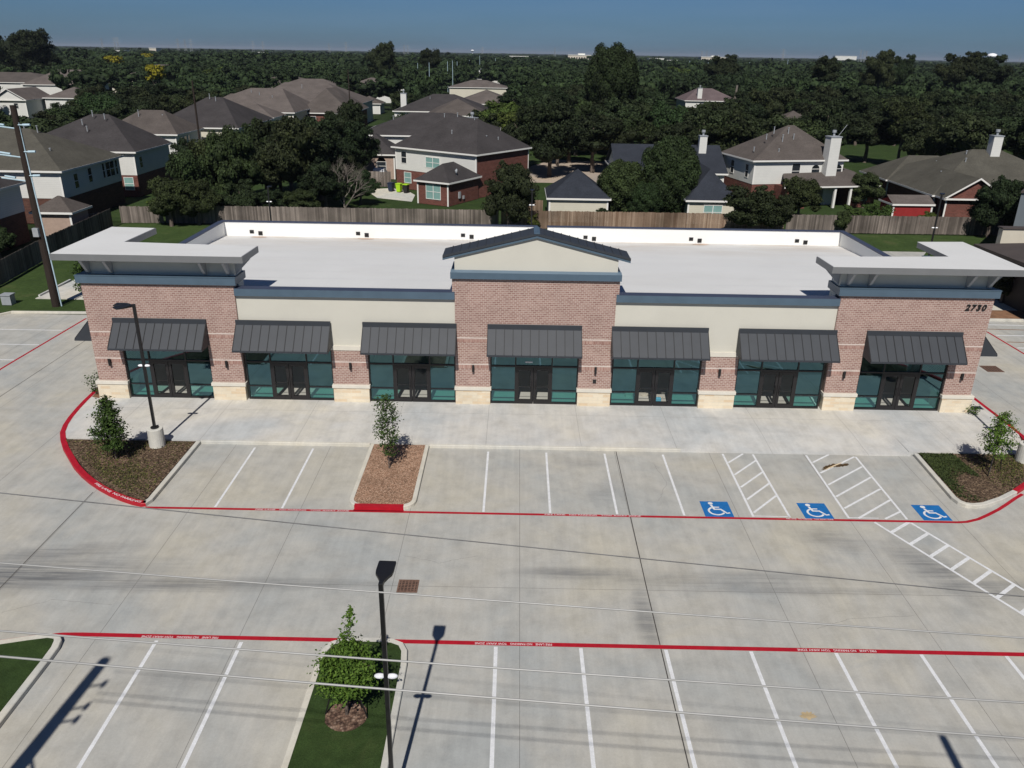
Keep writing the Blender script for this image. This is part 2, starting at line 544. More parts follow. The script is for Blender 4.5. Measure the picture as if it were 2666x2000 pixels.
m_blue_top = pmat("dark blue metal cap", (0.045, 0.055, 0.09), 0.08, 1.5, 0.5, 0.4)
m_fascia = pmat("grey aluminium fascia", (0.19, 0.195, 0.20), 0.06, 1, 0.45, 0.5, 0.2)
m_brk = pmat("light grey bracket paint", (0.45, 0.46, 0.47), 0.05, 1, 0.6)
m_seam_shade = pmat("shade darkened standing seam", (0.014, 0.015, 0.018), 0.05, 1, 0.6)  # awning ribs: their shadow side is painted in as a near black colour
m_awn = pmat("charcoal standing seam metal", (0.035, 0.040, 0.048), 0.08, 1.2, 0.55, 0.35, 0.0)
m_tpo = pmat("white roof membrane", (0.62, 0.625, 0.62), 0.03, 0.25, 0.7, fine=0.03, fscale=8)
def tpo_dirt():
    nt = m_tpo.node_tree; b = nt.nodes['Principled BSDF']
    src = b.inputs['Base Color'].links[0].from_socket
    v = coords(nt); sp = N(nt, 'ShaderNodeSeparateXYZ'); nt.links.new(v, sp.inputs[0])
    g = ramp(nt, mth(nt, 'MULTIPLY', mth(nt, 'SUBTRACT', sp.outputs[1], 23.5), 0.19), [(0.0, 0.0), (1.0, 1.0)])
    n = ramp(nt, noise(nt, coords(nt, (.35, 1, 1)), .55, 6, .65, .6), [(0.38, 0.12), (0.66, 1.0)])
    c = mix(nt, mth(nt, 'MULTIPLY', mth(nt, 'MULTIPLY', g, n), .75), src, (0.47, 0.40, 0.33))
    pond = ramp(nt, noise(nt, coords(nt, (.2, .5, 1)), .6, 4, .6, .4), [(0.5, 0.0), (0.72, 1.0)])
    c = mix(nt, mth(nt, 'MULTIPLY', pond, .16), c, (0.44, 0.42, 0.38))
    nt.links.new(c, b.inputs['Base Color'])
tpo_dirt()
m_tpo2 = pmat("white parapet membrane", (0.80, 0.80, 0.78), 0.02, 0.3, 0.7)
m_frame = pmat("dark bronze aluminium", (0.012, 0.011, 0.012), 0.1, 2, 0.4, 0.5)
m_black = pmat("black metal", (0.012, 0.012, 0.013), 0.1, 2, 0.4, 0.5)
m_lens = pmat("white lamp cover", (0.85, 0.86, 0.88), 0.02, 2, 0.4)
m_glass = glass_mat("teal storefront glass", (0.27, 0.55, 0.50), (0.44, 0.86, 1.0), 0.172)
m_dglass = glass_mat("clear door glass", (0.80, 0.80, 0.78), (0.8, 0.85, 0.9), 0.045)
m_floor = pmat("interior slab", (0.60, 0.60, 0.57), 0.08, 0.8, 0.8)
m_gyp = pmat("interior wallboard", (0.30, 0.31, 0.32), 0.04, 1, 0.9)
m_leaf = island_mat("young leaf", (0.022, 0.045, 0.010), (0.075, 0.125, 0.028), trans=0.25)
m_leaf_b = island_mat("bright young leaf", (0.042, 0.088, 0.012), (0.13, 0.215, 0.034), trans=0.25)
m_leafd = island_mat("dark tree leaf", (0.012, 0.020, 0.008), (0.034, 0.050, 0.019), trans=0.12, objvar=0.35, scale=2.3)
m_leafm = island_mat("mid tree leaf", (0.016, 0.028, 0.010), (0.042, 0.068, 0.022), trans=0.12, objvar=0.3, scale=2.3)
m_leafy = island_mat("yellow flowering crown", (0.12, 0.12, 0.01), (0.38, 0.33, 0.03), trans=0.15)
m_leafl = island_mat("light green crown", (0.035, 0.06, 0.012), (0.09, 0.13, 0.03), trans=0.15, objvar=0.2, scale=2.3)
m_wood = island_mat("far wood leaf", (0.015, 0.027, 0.011), (0.034, 0.056, 0.019), trans=0.1, scale=0.03)
m_cover = island_mat("ground cover leaf", (0.02, 0.028, 0.008), (0.13, 0.13, 0.035))
m_cover2 = island_mat("dark ground cover leaf", (0.014, 0.022, 0.007), (0.055, 0.075, 0.02))
m_bark = pmat("bark", (0.15, 0.12, 0.10), 0.25, 6, 0.95, fine=0.3)
m_dead = pmat("bare grey branches", (0.16, 0.14, 0.12), 0.2, 6, 0.95)
m_pole = pmat("weathered pole timber", (0.028, 0.020, 0.016), 0.3, 3, 0.95, stretch=(6, 6, 0.5))
m_fence = island_mat("grey cedar pickets", (0.10, 0.085, 0.075), (0.24, 0.205, 0.18), 0.95, 0.1, scale=0.25)
m_fence2 = island_mat("brown cedar pickets", (0.15, 0.098, 0.068), (0.29, 0.215, 0.16), 0.95, 0.1, scale=0.25)
m_fence3 = island_mat("orange new pickets", (0.38, 0.17, 0.05), (0.48, 0.24, 0.08), 0.95, 0.1)
m_sh_dark = shingle_mat("charcoal shingles", (0.060, 0.055, 0.056))
m_sh_brown = shingle_mat("brown shingles", (0.108, 0.093, 0.085))
m_sh_olive = shingle_mat("olive grey shingles", (0.095, 0.090, 0.075))
m_sh_slate = shingle_mat("slate blue shingles", (0.036, 0.041, 0.053))
m_sh_taupe = shingle_mat("taupe shingles", (0.135, 0.116, 0.107))
m_sh_mauve = shingle_mat("mauve shingles", (0.145, 0.112, 0.114))
m_sid = siding_mat("white siding", (0.66, 0.66, 0.63))
m_sid2 = siding_mat("cream siding", (0.60, 0.57, 0.47))
m_tan = pmat("tan brick", (0.36, 0.27, 0.22), 0.1, 4, 0.9)
m_red_b = brick("red house brick", (0.11, 0.032, 0.024), (0.17, 0.055, 0.042), (0.17, 0.11, 0.09), 0.4, 0.14, 0.015)
m_umber = brick("umber house brick", (0.075, 0.03, 0.022), (0.12, 0.05, 0.035), (0.10, 0.07, 0.06), 0.4, 0.14, 0.015)
m_trim = pmat("white house trim", (0.70, 0.69, 0.66), 0.03, 1)
m_pane = pmat("dark window pane", (0.02, 0.025, 0.03), 0.1, 1, 0.08, 0.6)
m_blind = pmat("window with pale blinds", (0.20, 0.34, 0.32), 0.1, 1, 0.2, 0.5)
m_grate = pmat("rusty iron grate", (0.16, 0.095, 0.07), 0.25, 6, 0.8)
m_hole = pmat("dark drain pit", (0.01, 0.01, 0.01), 0.1, 1)
m_wire = pmat("weathered aluminium wire", (0.30, 0.30, 0.29), 0.1, 2, 0.5, 0.5)
m_wired = pmat("dark insulated cable", (0.13, 0.13, 0.13), 0.3, 8, 0.6)
m_galv = pmat("pale blue insulator", (0.42, 0.55, 0.62), 0.1, 3, 0.4)
m_galv2 = pmat("galvanised steel", (0.30, 0.32, 0.34), 0.1, 3, 0.5)
m_lime = pmat("lime green plastic", (0.35, 0.60, 0.02), 0.05, 2, 0.5)
m_nb_roof = pmat("brown metal roof", (0.075, 0.062, 0.055), 0.1, 1, 0.6)
m_nb_wall = pmat("dark brown wall", (0.04, 0.033, 0.03), 0.1, 1)
m_nb_cream = pmat("cream fascia panel", (0.55, 0.51, 0.42), 0.04, 1)
m_nb_grey = pmat("blue grey panel wall", (0.13, 0.15, 0.17), 0.05, 1)


# ------------------------------------------------------------------ writing and emblems
def text_mesh(body, size, extrude=0.0, shear=0.0, offset=0.0, align='LEFT', spacing=1.0):
    cu = D.curves.new("lettering", 'FONT')
    cu.body = body; cu.size = size; cu.extrude = extrude; cu.shear = shear; cu.offset = offset
    cu.align_x = align; cu.space_character = spacing; cu.fill_mode = 'FRONT' if extrude == 0 else 'BOTH'
    o = D.objects.new("lettering", cu)
    COL.objects.link(o)
    bpy.context.view_layer.update()
    me = D.meshes.new_from_object(o.evaluated_get(bpy.context.evaluated_depsgraph_get()))
    D.objects.remove(o)
    D.curves.remove(cu)
    return me


def flat_text(body, x0, x1, y, z, h, parent, rot180=False):
    me = text_mesh(body, 1.0, offset=0.012)
    xs = [v.co.x for v in me.vertices]; ys = [v.co.y for v in me.vertices]
    w = max(xs) - min(xs); hh = max(ys) - min(ys)
    sx, sy = (x1 - x0) / w, h / hh
    for v in me.vertices:
        px, py = (v.co.x - min(xs)) * sx, (v.co.y - min(ys)) * sy
        if rot180: v.co = (x1 - px, y + h / 2 - py, z)
        else: v.co = (x0 + px, y - h / 2 + py, z)
    if rot180: pass
    me.materials.clear()
    return link("lettering", me, m_letter, parent)


# ------------------------------------------------------------------ setting: ground, lot, walks
def sheet_obj(name, poly, z, mat, depth=0.0, label=None):
    b = MB()
    if depth: b.prism(poly, z - depth, z)
    else: b.sheet(poly, z)
    return tag(b.build(name, mat), label, None, None, 'structure')


sheet_obj("ground", [(-20000, -400), (20000, -400), (20000, 30000), (-20000, 30000)], -0.10, m_ground, 0, "dark green open ground running to the horizon")
sheet_obj("lawn", [(-45, 26.0), (-45, 59), (58, 59), (58, 26), (36, 26), (36, -18), (-39, -18), (-39, 26)], -0.03, m_lawn2, 0.0, "mown green lawn strip between the lot and the back fence")
lot = sheet_obj("parking_lot", [(-38.8, -17.2), (34.5, -17.2), (60, -17.2), (60, 20), (46, 27.9), (25.5, 27.9), (25.5, 30), (38.6, 50.6), (-18, 50.6), (-18, 31), (-26.2, 31), (-26.2, 25.7), (-38.8, 25.7)], 0.0, m_lot, 0.0, "pale concrete parking lot with scored joints around the shop building")
sheet_obj("road", [(-400, -45), (400, -45), (400, -23.5), (-400, -23.5)], -0.02, m_road, 0, "asphalt street in front of the parking lot")
# backyards beyond the fence
sheet_obj("backyard_grass", [(-160, 59.2), (90, 59.2), (110, 160), (-160, 240)], -0.05, m_grass, 0, "green grass of the backyards behind the fence")
sheet_obj("driveway", [(-3, 93), (16, 93), (16, 119), (4, 121), (0, 112)], -0.02, concrete("driveway concrete", (0.40, 0.33, 0.27), streaks=False), 0, "tan concrete driveway between the trees")
sheet_obj("patio", [(-20.6, 77.2), (-15.8, 74.8), (-16.0, 80), (-17.5, 83.5), (-20, 85.5), (-23.5, 84)], -0.02, m_kerb, 0, "grey patio slab beside the brick house")
sheet_obj("dirt_strip", [(25.4, 28.1), (50, 28.1), (50, 30.4), (25.4, 30.4)], 0.10, m_dirt, 0.2, "orange brown dirt bed along the neighbour's walk")
sheet_obj("neighbour_walk", [(27.5, 30.6), (37, 30.6), (37, 36.5), (31.8, 36.5)], 0.02, m_kerb, 0.1, "tan concrete walk beside the neighbour's building")
sheet_obj("equipment_pad", [(-38.7, 29.5), (-30.5, 29.5), (-30.5, 34.7), (-38.5, 34.7)], 0.02, m_kerb, 0.1, "pale concrete pad on the lawn behind the left lot")
kb = MB().box(-38.75, -38.6, 30.0, 34.6, 0.02, 0.14).box(-38.4, -31, 34.35, 34.5, 0.02, 0.14)
tag(kb.build("pad_kerb", m_walk), "low kerb around the concrete pad", None, None, 'structure')


def joint_strip():
    # worn vertical construction joints drawn as shallow dark sealant beads
    b = MB()
    b.strip([(2.57, -17), (2.575, -5), (2.66, 5.8)], 0.035, 0.004)
    b.strip([(-20.35, -17), (-20.35, 1.1)], 0.03, 0.004)
    b.strip([(-30.4, -10), (-30.3, 20.8), (-30.2, 25.5)], 0.035, 0.004)
    return b.build("joint_sealant", pmat("dark joint sealant", (0.06, 0.055, 0.05), 0.2, 3), lot)


joint_strip()

# sidewalk with its dropped ramp
SWB = 7.95
sw = MB()
zt = 0.15
sw.prism([(-25.45, 31.0), (-25.45, 11.9), (-25.3, 9.34), (-24.88, 7.5), (-24.2, 5.97), (5.8, 5.97), (5.8, SWB), (16.9, SWB), (16.9, 6.05), (22.6, 6.05), (23.45, 8.2), (23.6, 12.5), (23.6, 31.0)], 0.0, zt)
for x0, x1, z0, z1 in ((5.8, 7.8, zt, 0.012), (7.8, 14.2, 0.012, 0.012), (14.2, 16.9, 0.012, 0.11)):
    sw.add([(x0, 5.85, z0), (x1, 5.85, z1), (x1, SWB, zt), (x0, SWB, zt), (x0, 5.85, -.01), (x1, 5.85, -.01)], [(0, 1, 2, 3), (4, 5, 1, 0)])
tag(sw.build("sidewalk", m_walk), "light concrete sidewalk along the storefronts with a dropped ramp", None, None, 'structure')

kerb1 = MB()
kerb1.kerb([(-17.45, 5.85), (-9.25, 5.85)], 0.14, 0, 0.153)
kerb1.kerb([(-6.35, 5.85), (5.8, 5.85)], 0.14, 0, 0.153)
tag(kerb1.build("kerb", m_kerb), "pale kerb between the stalls and the sidewalk", None, None, 'structure')

# left island: red kerb, bed
KL = [(-25.6, 12.6), (-25.55, 11.67), (-25.45, 10.4), (-25.32, 9.34), (-25.15, 8.3), (-24.93, 7.37), (-24.62, 6.5), (-24.2, 5.75), (-23.6, 4.85), (-22.89, 3.96), (-22.2, 3.1), (-21.48, 2.35), (-20.85, 1.78), (-20.18, 1.25), (-19.5, 0.78), (-18.8, 0.38), (-18.2, 0.1), (-17.78, -0.03), (-17.6, 0.02)]
klo = MB().kerb(KL, 0.25, 0, 0.16)
kl = tag(klo.build("kerb", m_red), "red painted kerb curving round the left planting bed", None, None, 'structure')
krl = MB().kerb([(-17.60, 0.02), (-17.47, 0.4), (-17.44, 5.83)], 0.20, 0, 0.16)
tag(krl.build("kerb", m_kerb), "bare concrete kerb on the right side of the left planting bed", None, None, 'structure')
bedL = [(-24.05, 5.85), (-23.4, 4.9), (-22.65, 4.08), (-21.25, 2.6), (-20.0, 1.55), (-18.6, 0.7), (-17.75, 0.35), (-17.66, 5.85)]
sheet_obj("planting_bed", bedL, 0.13, m_mulch, 0.12, "brown mulch planting bed with weedy tufts at the left end")
# lettering on the left red kerb
me = text_mesh("FIRE LANE  NO PARKING", 0.2, offset=0.004)
xs = [v.co.x for v in me.vertices]; wtot = max(xs) - min(xs)
arc = [(-20.5, 1.52), (-20.18, 1.27), (-19.5, 0.80), (-18.8, 0.40), (-18.2, 0.12), (-17.85, 0.03)]
seg = [0]
for i in range(1, len(arc)): seg.append(seg[-1] + math.dist(arc[i - 1], arc[i]))
for v in me.vertices:
    t = (v.co.x - min(xs)) / wtot * seg[-1]
    i = max(j for j in range(len(seg) - 1) if seg[j] <= t + 1e-9)
    k = (t - seg[i]) / (seg[i + 1] - seg[i])
    px = arc[i][0] + (arc[i + 1][0] - arc[i][0]) * k; py = arc[i][1] + (arc[i + 1][1] - arc[i][1]) * k
    dx, dy = arc[i + 1][0] - arc[i][0], arc[i + 1][1] - arc[i][1]; L_ = math.hypot(dx, dy)
    hgt = (v.co.y / 0.2) * 0.17 + 0.035
    v.co = (px - dy / L_ * hgt, py + dx / L_ * hgt, 0.164)
me.materials.clear()
link("lettering", me, m_letter, kl)

# gravel island
def round_u(x0, x1, yb, yt, r, n=6):
    """U shape open at the top: down the left side, round, up the right side"""
    p = [(x0, yt)]
    for i in range(n + 1):
        a = math.pi + (math.pi / 2) * i / n
        p.append((x0 + r + r * math.cos(a), yb + r + r * math.sin(a)))
    for i in range(n + 1):
        a = 1.5 * math.pi + (math.pi / 2) * i / n
        p.append((x1 - r + r * math.cos(a), yb + r + r * math.sin(a)))
    p.append((x1, yt))
    return p


gi = round_u(-9.22, -6.38, 0.12, 5.85, 0.62)
tag(MB().kerb(gi, 0.18, 0, 0.155).build("kerb", m_kerb), "pale rounded kerb around the gravel island", None, None, 'structure')
sheet_obj("gravel_bed", round_u(-9.05, -6.55, 0.30, 5.86, 0.45), 0.14, m_pebble, 0.12, "pink brown gravel bed between the parking stalls")
rk = MB().box(-8.92, -6.86, 0.115, 0.305, 0.0, 0.159).box(-8.94, -6.84, -0.02, 0.113, 0.0, 0.006)
tag(rk.build("painted_kerb_end", m_red), "bright red kerb end of the gravel island", None, None, 'structure')

# right island
KR = [(17.04, 5.85), (16.82, 1.75), (16.9, 1.35), (17.12, 1.10), (17.5, 1.02), (18.0, 1.12), (19.0, 1.62), (20.0, 2.28)]
tag(MB().kerb(KR, 0.20, 0, 0.16).build("kerb", m_kerb), "bare kerb around the front of the right planting bed", None, None, 'structure')
KR2 = [(20.0, 2.28), (21.0, 3.05), (22.0, 4.05), (22.8, 5.2), (23.35, 6.5), (23.66, 8.0), (23.72, 10), (23.72, 13.2), (23.72, 31)]
tag(MB().kerb(KR2, 0.22, 0, 0.16).build("kerb", m_red), "red painted kerb running back past the right planting bed", None, None, 'structure')
bedR = [(17.24, 5.95), (17.02, 1.8), (17.2, 1.4), (17.6, 1.25), (18.9, 1.82), (20.9, 3.3), (21.8, 4.2), (22.5, 5.4), (22.7, 5.95)]
sheet_obj("planting_bed", bedR, 0.13, m_mulch, 0.12, "planting bed with dark ground cover at the right end")

# lower islands
gl = [(-30, -14), (-30, -11), (-22, -8.9), (-18.65, -8.44), (-17.8, -8.2), (-17.2, -8.06), (-16.85, -8.12), (-16.68, -8.35), (-16.60, -8.7), (-16.58, -9.3), (-16.58, -17)]
tag(MB().kerb(gl, 0.22, 0, 0.155, side=-1).build("kerb", m_kerb), "pale kerb corner of the lower left grass island", None, None, 'structure')
sheet_obj("grass_island", [(-29.9, -17), (-29.9, -11.4), (-22, -9.12), (-18.6, -8.64), (-17.75, -8.4), (-17.2, -8.27), (-16.95, -8.32), (-16.85, -8.5), (-16.79, -8.9), (-16.78, -17)], 0.14, m_lawn, 0.12, "dark green grass island at the lower left corner")
cu = [(-8.34, -17), (-8.33, -9.2), (-8.28, -8.6), (-8.1, -8.22), (-7.75, -8.04), (-7.3, -8.0), (-6.5, -8.0), (-6.1, -8.03), (-5.75, -8.2), (-5.57, -8.55), (-5.5, -9.2), (-5.5, -17)]
tag(MB().kerb(cu, 0.19, 0, 0.155, side=-1).build("kerb", m_kerb), "pale rounded kerb around the middle grass island", None, None, 'structure')
ci = [(-8.15, -17), (-8.14, -9.1), (-8.08, -8.65), (-7.95, -8.35), (-7.65, -8.2), (-7.3, -8.17), (-6.5, -8.17), (-6.15, -8.2), (-5.85, -8.35), (-5.73, -8.6), (-5.69, -9.1), (-5.69, -17)]
sheet_obj("grass_island", ci, 0.14, m_lawn, 0.12, "dark green grass island around the small bushy tree")
b = MB(); n_ = 40
ring = [(-6.96 + 0.60 * math.cos(2 * math.pi * i / n_) * (1 + .03 * math.sin(5 * i)), -11.33 + 0.57 * math.sin(2 * math.pi * i / n_)) for i in range(n_)]
b.prism(ring, 0.10, 0.158)
tag(b.build("mulch_ring", m_ring), "round brown mulch ring under the bushy tree", None, None, 'structure')
b = MB()
b.prism([(-20.62 + 0.62 * math.cos(2 * math.pi * i / n_), 3.75 + 0.5 * math.sin(2 * math.pi * i / n_)) for i in range(n_)], 0.10, 0.142)
tag(b.build("mulch_ring", m_ring), "grey brown mulch ring under the left conical tree", None, None, 'structure')
b = MB(); b.prism([(-25.3, 11.9), (-24.75, 11.9), (-24.75, 10.75), (-25.2, 10.9)], 0.1, 0.162)
tag(b.build("dirt_patch", m_dirt), "small brown soil patch at the left wall corner", None, None, 'structure')
lk = MB().kerb([(-38.8, -5), (-38.8, 25.0), (-38.3, 25.7), (-25.7, 26.05)], 0.2, 0, 0.155)
tag(lk.build("kerb", m_kerb), "pale kerb around the far end of the left lot", None, None, 'structure')
lk = MB().kerb([(25.4, 27.9), (60, 27.9)], 0.2, 0, 0.155)
tag(lk.build("kerb", m_kerb), "pale kerb in front of the dirt strip on the right", None, None, 'structure')

# ---------------- painted markings (parts of the lot)
ZP = 0.004
S = 2.743
def line(x0, y0, x1, y1, w=0.10, mat=None, z=ZP, name="painted_line"):
    return MB().strip([(x0, y0), (x1, y1)], w, z).build(name, mat or m_white, lot)


for n in (-5, -4, -1, 0, 1, 2, 3, 4, 5, 6):
    line(n * S - 0.02, -8.16, n * S + 0.0, -13.9, 0.12)
for x in (-14.73, -11.93, -3.51, -0.72, 2.08, 4.88):
    line(x, 0.06, x, 5.55)
line(7.76, 0.06, 7.80, 5.75); line(9.28, 0.06, 9.26, 5.75)
line(11.75, 0.06, 11.83, 5.75); line(14.17, 0.06, 14.19, 5.68)
# hatches of the narrow aisle
for k, y in enumerate((4.84, 3.66, 2.52, 1.46, 0.38)):
    line(7.86, y, 9.23 if k else 8.8, y + (1.45 if k else 0.95), 0.10, z=ZP + 0.001)
for xa, ya, xb, yb in ((11.90, 5.01, 12.95, 5.85), (11.90, 3.97, 14.13, 5.68), (11.88, 2.88, 14.11, 4.68), (11.86, 1.84, 14.11, 3.66), (11.85, 0.86, 14.10, 2.59), (12.15, 0.08, 14.13, 1.63), (13.26, 0.07, 14.13, 0.66)):
    line(xa, ya, xb, yb, 0.10, z=ZP + 0.001)
line(7.81, 0.115, 9.27, 0.115, 0.05); line(11.8, 0.115, 13.0, 0.115, 0.05)
# crossing towards the street
line(12.70, -0.20, 16.75, -8.75, 0.11); line(14.2, -0.20, 18.25, -8.75, 0.11)
for k in range(10):
    ya = -0.95 - 0.835 * k
    xa = 12.70 + .4737 * (-.2 - ya)
    line(xa + 0.03, ya, xa + 1.10, ya + 0.80, 0.14, z=ZP + 0.001)
# fire lane stripes
redU = [(-17.6, -0.06), (-9, -0.05), (0, -0.07), (16.2, -0.10), (16.6, -0.05), (17.2, 0.18), (17.8, 0.54), (18.5, 1.0), (19.1, 1.45), (19.8, 2.0), (20.3, 2.35)]
ru = MB().strip(redU, 0.15, ZP + 0.002).build("fire_lane_stripe", m_red, lot)
redD = [(-22.0, -8.80), (-18.7, -8.35), (-17.8, -8.10), (-16.9, -7.95), (-16.3, -7.93), (0, -8.02), (26, -8.12)]
rd = MB().strip(redD, 0.185, ZP + 0.002).build("fire_lane_stripe", m_red, lot)
for x0, x1 in ((-13.0, -9.1), (-0.95, 3.05), (9.1, 11.05)):
    flat_text("FIRE LANE   NO PARKING   TOW AWAY ZONE", x0, x1, -0.06, ZP + 0.006, 0.095, ru)
for x0, x1 in ((-14.3, -11.8), (-3.45, -0.95), (7.0, 9.55)):
    flat_text("FIRE LANE   NO PARKING   TOW AWAY ZONE", x0, x1, -7.985 if x0 < -10 else -8.02 if x0 < 0 else -8.05, ZP + 0.006, 0.10, rd, True)
# side lanes
for pts, w in (([(-32.7, 10), (-32.7, 16), (-32.55, 24.9)], 0.14), ([(31.1, 12), (31.1, 25.4)], 0.14)):
    MB().strip(pts, w, ZP).build("fire_lane_stripe", m_red, lot)
for y in (22.25, 19.35, 16.6, 13.8): line(-38.4, y, -32.8, y)
for y in (27.0, 24.6, 22.0, 19.4): line(31.3, y, 40, y, 0.14)
for y in (26.0, 23.2, 20.7): line(31.3, y, 40, y - 0.3, 0.12, m_dirt, ZP + 0.0015, "rust_streak")


def emblem(cx, cy):
    o = MB().strip([(cx - 0.60, cy), (cx + 0.60, cy)], 1.24, ZP + 0.001).build("accessible_emblem", m_blue, lot)
    b = MB(); z = ZP + 0.006
    b.sheet([(cx - 0.17 + 0.105 * math.cos(2 * math.pi * i / 20), cy + 0.45 + 0.105 * math.sin(2 * math.pi * i / 20)) for i in range(20)], z)
    b.strip([(cx - 0.17, cy + 0.31), (cx - 0.14, cy + 0.15), (cx - 0.10, cy - 0.03)], 0.10, z + 0.0005)
    b.strip([(cx - 0.14, cy + 0.14), (cx + 0.14, cy + 0.14)], 0.075, z)
    b.strip([(cx - 0.14, cy - 0.03), (cx + 0.20, cy - 0.03)], 0.09, z + 0.001)
    b.strip([(cx + 0.15, cy - 0.01), (cx + 0.25, cy - 0.16), (cx + 0.37, cy - 0.34), (cx + 0.50, cy - 0.30)], 0.09, z + 0.0015)
    a = [(cx - 0.04 + 0.32 * math.cos(t), cy - 0.17 + 0.30 * math.sin(t)) for t in np.linspace(rad(118), rad(335), 26)]
    b.strip(a, 0.085, z + 0.002)
    b.build("wheelchair_symbol", m_white, o)


emblem(6.35, 0.62); emblem(10.52, 0.62); emblem(15.45, 0.63)

# stains
def stain(cx, cy, rx, ry, mat, z=ZP + 0.009, seed=1, name="stain", ang=0.0):
    r = random.Random(seed); p = []
    for i in range(36):
        t = 2 * math.pi * i / 36; k = r.uniform(0.6, 1.15)
        x, y = rx * k * math.cos(t), ry * k * math.sin(t)
        p.append((cx + x * math.cos(ang) - y * math.sin(ang), cy + x * math.sin(ang) + y * math.cos(ang)))
    return MB().sheet(p, z).build(name, mat, lot)


m_oil = pmat("old oil drip", (0.19, 0.185, 0.175), 0.2, 6, 0.8)
m_spill = pmat("dark mud spill", (0.10, 0.06, 0.025), 0.5, 6, 0.9, fine=0.4, fscale=12)
stain(12.55, 4.62, 0.55, 0.14, m_spill, seed=3, name="mud_spill", ang=0.62)
stain(13.15, 4.75, 0.45, 0.13, m_spill, z=ZP + 0.0105, seed=5, name="mud_spill", ang=0.35)
stain(12.75, 4.66, 0.75, 0.045, pmat("tan silt", (0.62, 0.5, 0.33), 0.1, 6), z=ZP + 0.012, seed=6, name="silt_streak", ang=0.62)
stain(6.42, -10.85, 0.26, 0.17, pmat("faint orange stain", (0.44, 0.34, 0.20), 0.15, 8), z=0.003, seed=9, name="rust_stain")

def crack(pts, w=.011):
    r_ = random.Random(int(pts[0][0] * 10)); P = []
    for i in range(len(pts) - 1):
        for t_ in np.linspace(0, 1, 9, endpoint=False): P.append((pts[i][0] * (1 - t_) + pts[i + 1][0] * t_ + r_.uniform(-.035, .035), pts[i][1] * (1 - t_) + pts[i + 1][1] * t_ + r_.uniform(-.035, .035)))
    P.append(pts[-1])
    MB().strip(P, w, .0017).build("hairline_crack", m_oil, lot)
crack([(-6.4, -3.2), (-5.0, -3.6), (-3.6, -3.1)]); crack([(8.0, -7.0), (9.4, -6.4), (11.6, -6.2)]); crack([(-19.5, -6.9), (-18.2, -6.2), (-16.0, -6.4)]); crack([(4.0, 1.2), (4.6, 2.8), (4.3, 4.6)])
# drain grates
def grate(cx, cy, w, label, skew=0):
    t = empty("storm_drain", (cx, cy, 0), 0, label, "drain grate", "storm drain grates")
    MB().box(-w / 2, w / 2, -w / 2, w / 2, -0.002, 0.006).build("pit", m_hole, t)
    b = MB()
    h = w / 2
    for a, c in ((-h, -h + .05), (h - .05, h)):
        b.box(a, c, -h, h, 0.006, 0.02)
    for a, c in ((-h, -h + .05), (h - .05, h)):
        b.box(-h + .05, h - .05, a, c, 0.006, 0.02)
    n = 8
    for i in range(1, n):
        y = -h + w * i / n
        b.box(-h + .05, h - .05, y - 0.018, y + 0.018, 0.006, 0.018)
    for i in range(1, 6):
        x = -h + w * i / 6
        b.box(x - 0.02, x + 0.02, -h + .05, h - .05, 0.006, 0.0195)
    b.build("grate", m_grate, t)
    return t


grate(-6.0, -5.07, 0.74, "rusty square drain grate in the aisle near the front lamp post")
grate(27.4, 17.95, 1.05, "dark square drain grate in the lane right of the building")

# ------------------------------------------------------------------ the shop building
YF = 10.90
B = empty("retail_building", (0, YF, 0), 0, "long single storey brick and stucco shop building with white roof and seven awnings", "building")
B.location = (0, 0, 0)
TL = (-24.62, -16.77); TC = (-5.45, 2.85); TR = (14.30, 22.16)
BAYS = [(-23.1, -18.5), (-16.68, -12.01), (-10.10, -5.46), (-3.60, 1.09), (2.88, 7.61), (9.51, 14.17), (16.01, 20.65)]
HEAD = 3.45      # storefront head
YR = 29.2        # rear face
ZS = 0.15

# brick towers
for (x0, x1), (o0, o1), ztop, name in ((TL, BAYS[0], 6.56, "brick_wall"), (TC, BAYS[3], 7.12, "brick_wall"), (TR, BAYS[6], 6.56, "brick_wall")):
    b = MB()
    b.box(x0, o0, YF, YF + 0.45, ZS, ztop)
    b.box(o1, x1, YF, YF + 0.45, ZS, ztop)
    b.box(o0, o1, YF, YF + 0.45, HEAD, ztop)
    b.build(name, m_brick, B)
# wider shoulders of the centre tower above the low parapet
b = MB().box(TC[0] - 0.13, TC[0], YF + 0.02, YF + 2.2, 6.30, 7.12).box(TC[1], TC[1] + 0.14, YF + 0.02, YF + 2.2, 6.30, 7.12)
b.box(TC[0], TC[1], YF + 0.46, YF + 2.2, 5.9, 7.12)
b.build("tower_shoulder", m_brick, B)
# side walls (brick part wraps round the corner)
b = MB().box(TL[0], TL[0] + 0.4, YF + 0.45, 18.5, ZS, 6.56).box(TR[1] - 0.4, TR[1], YF + 0.45, 18.5, ZS, 6.56)
b.build("side_brick_wall", m_brick, B)
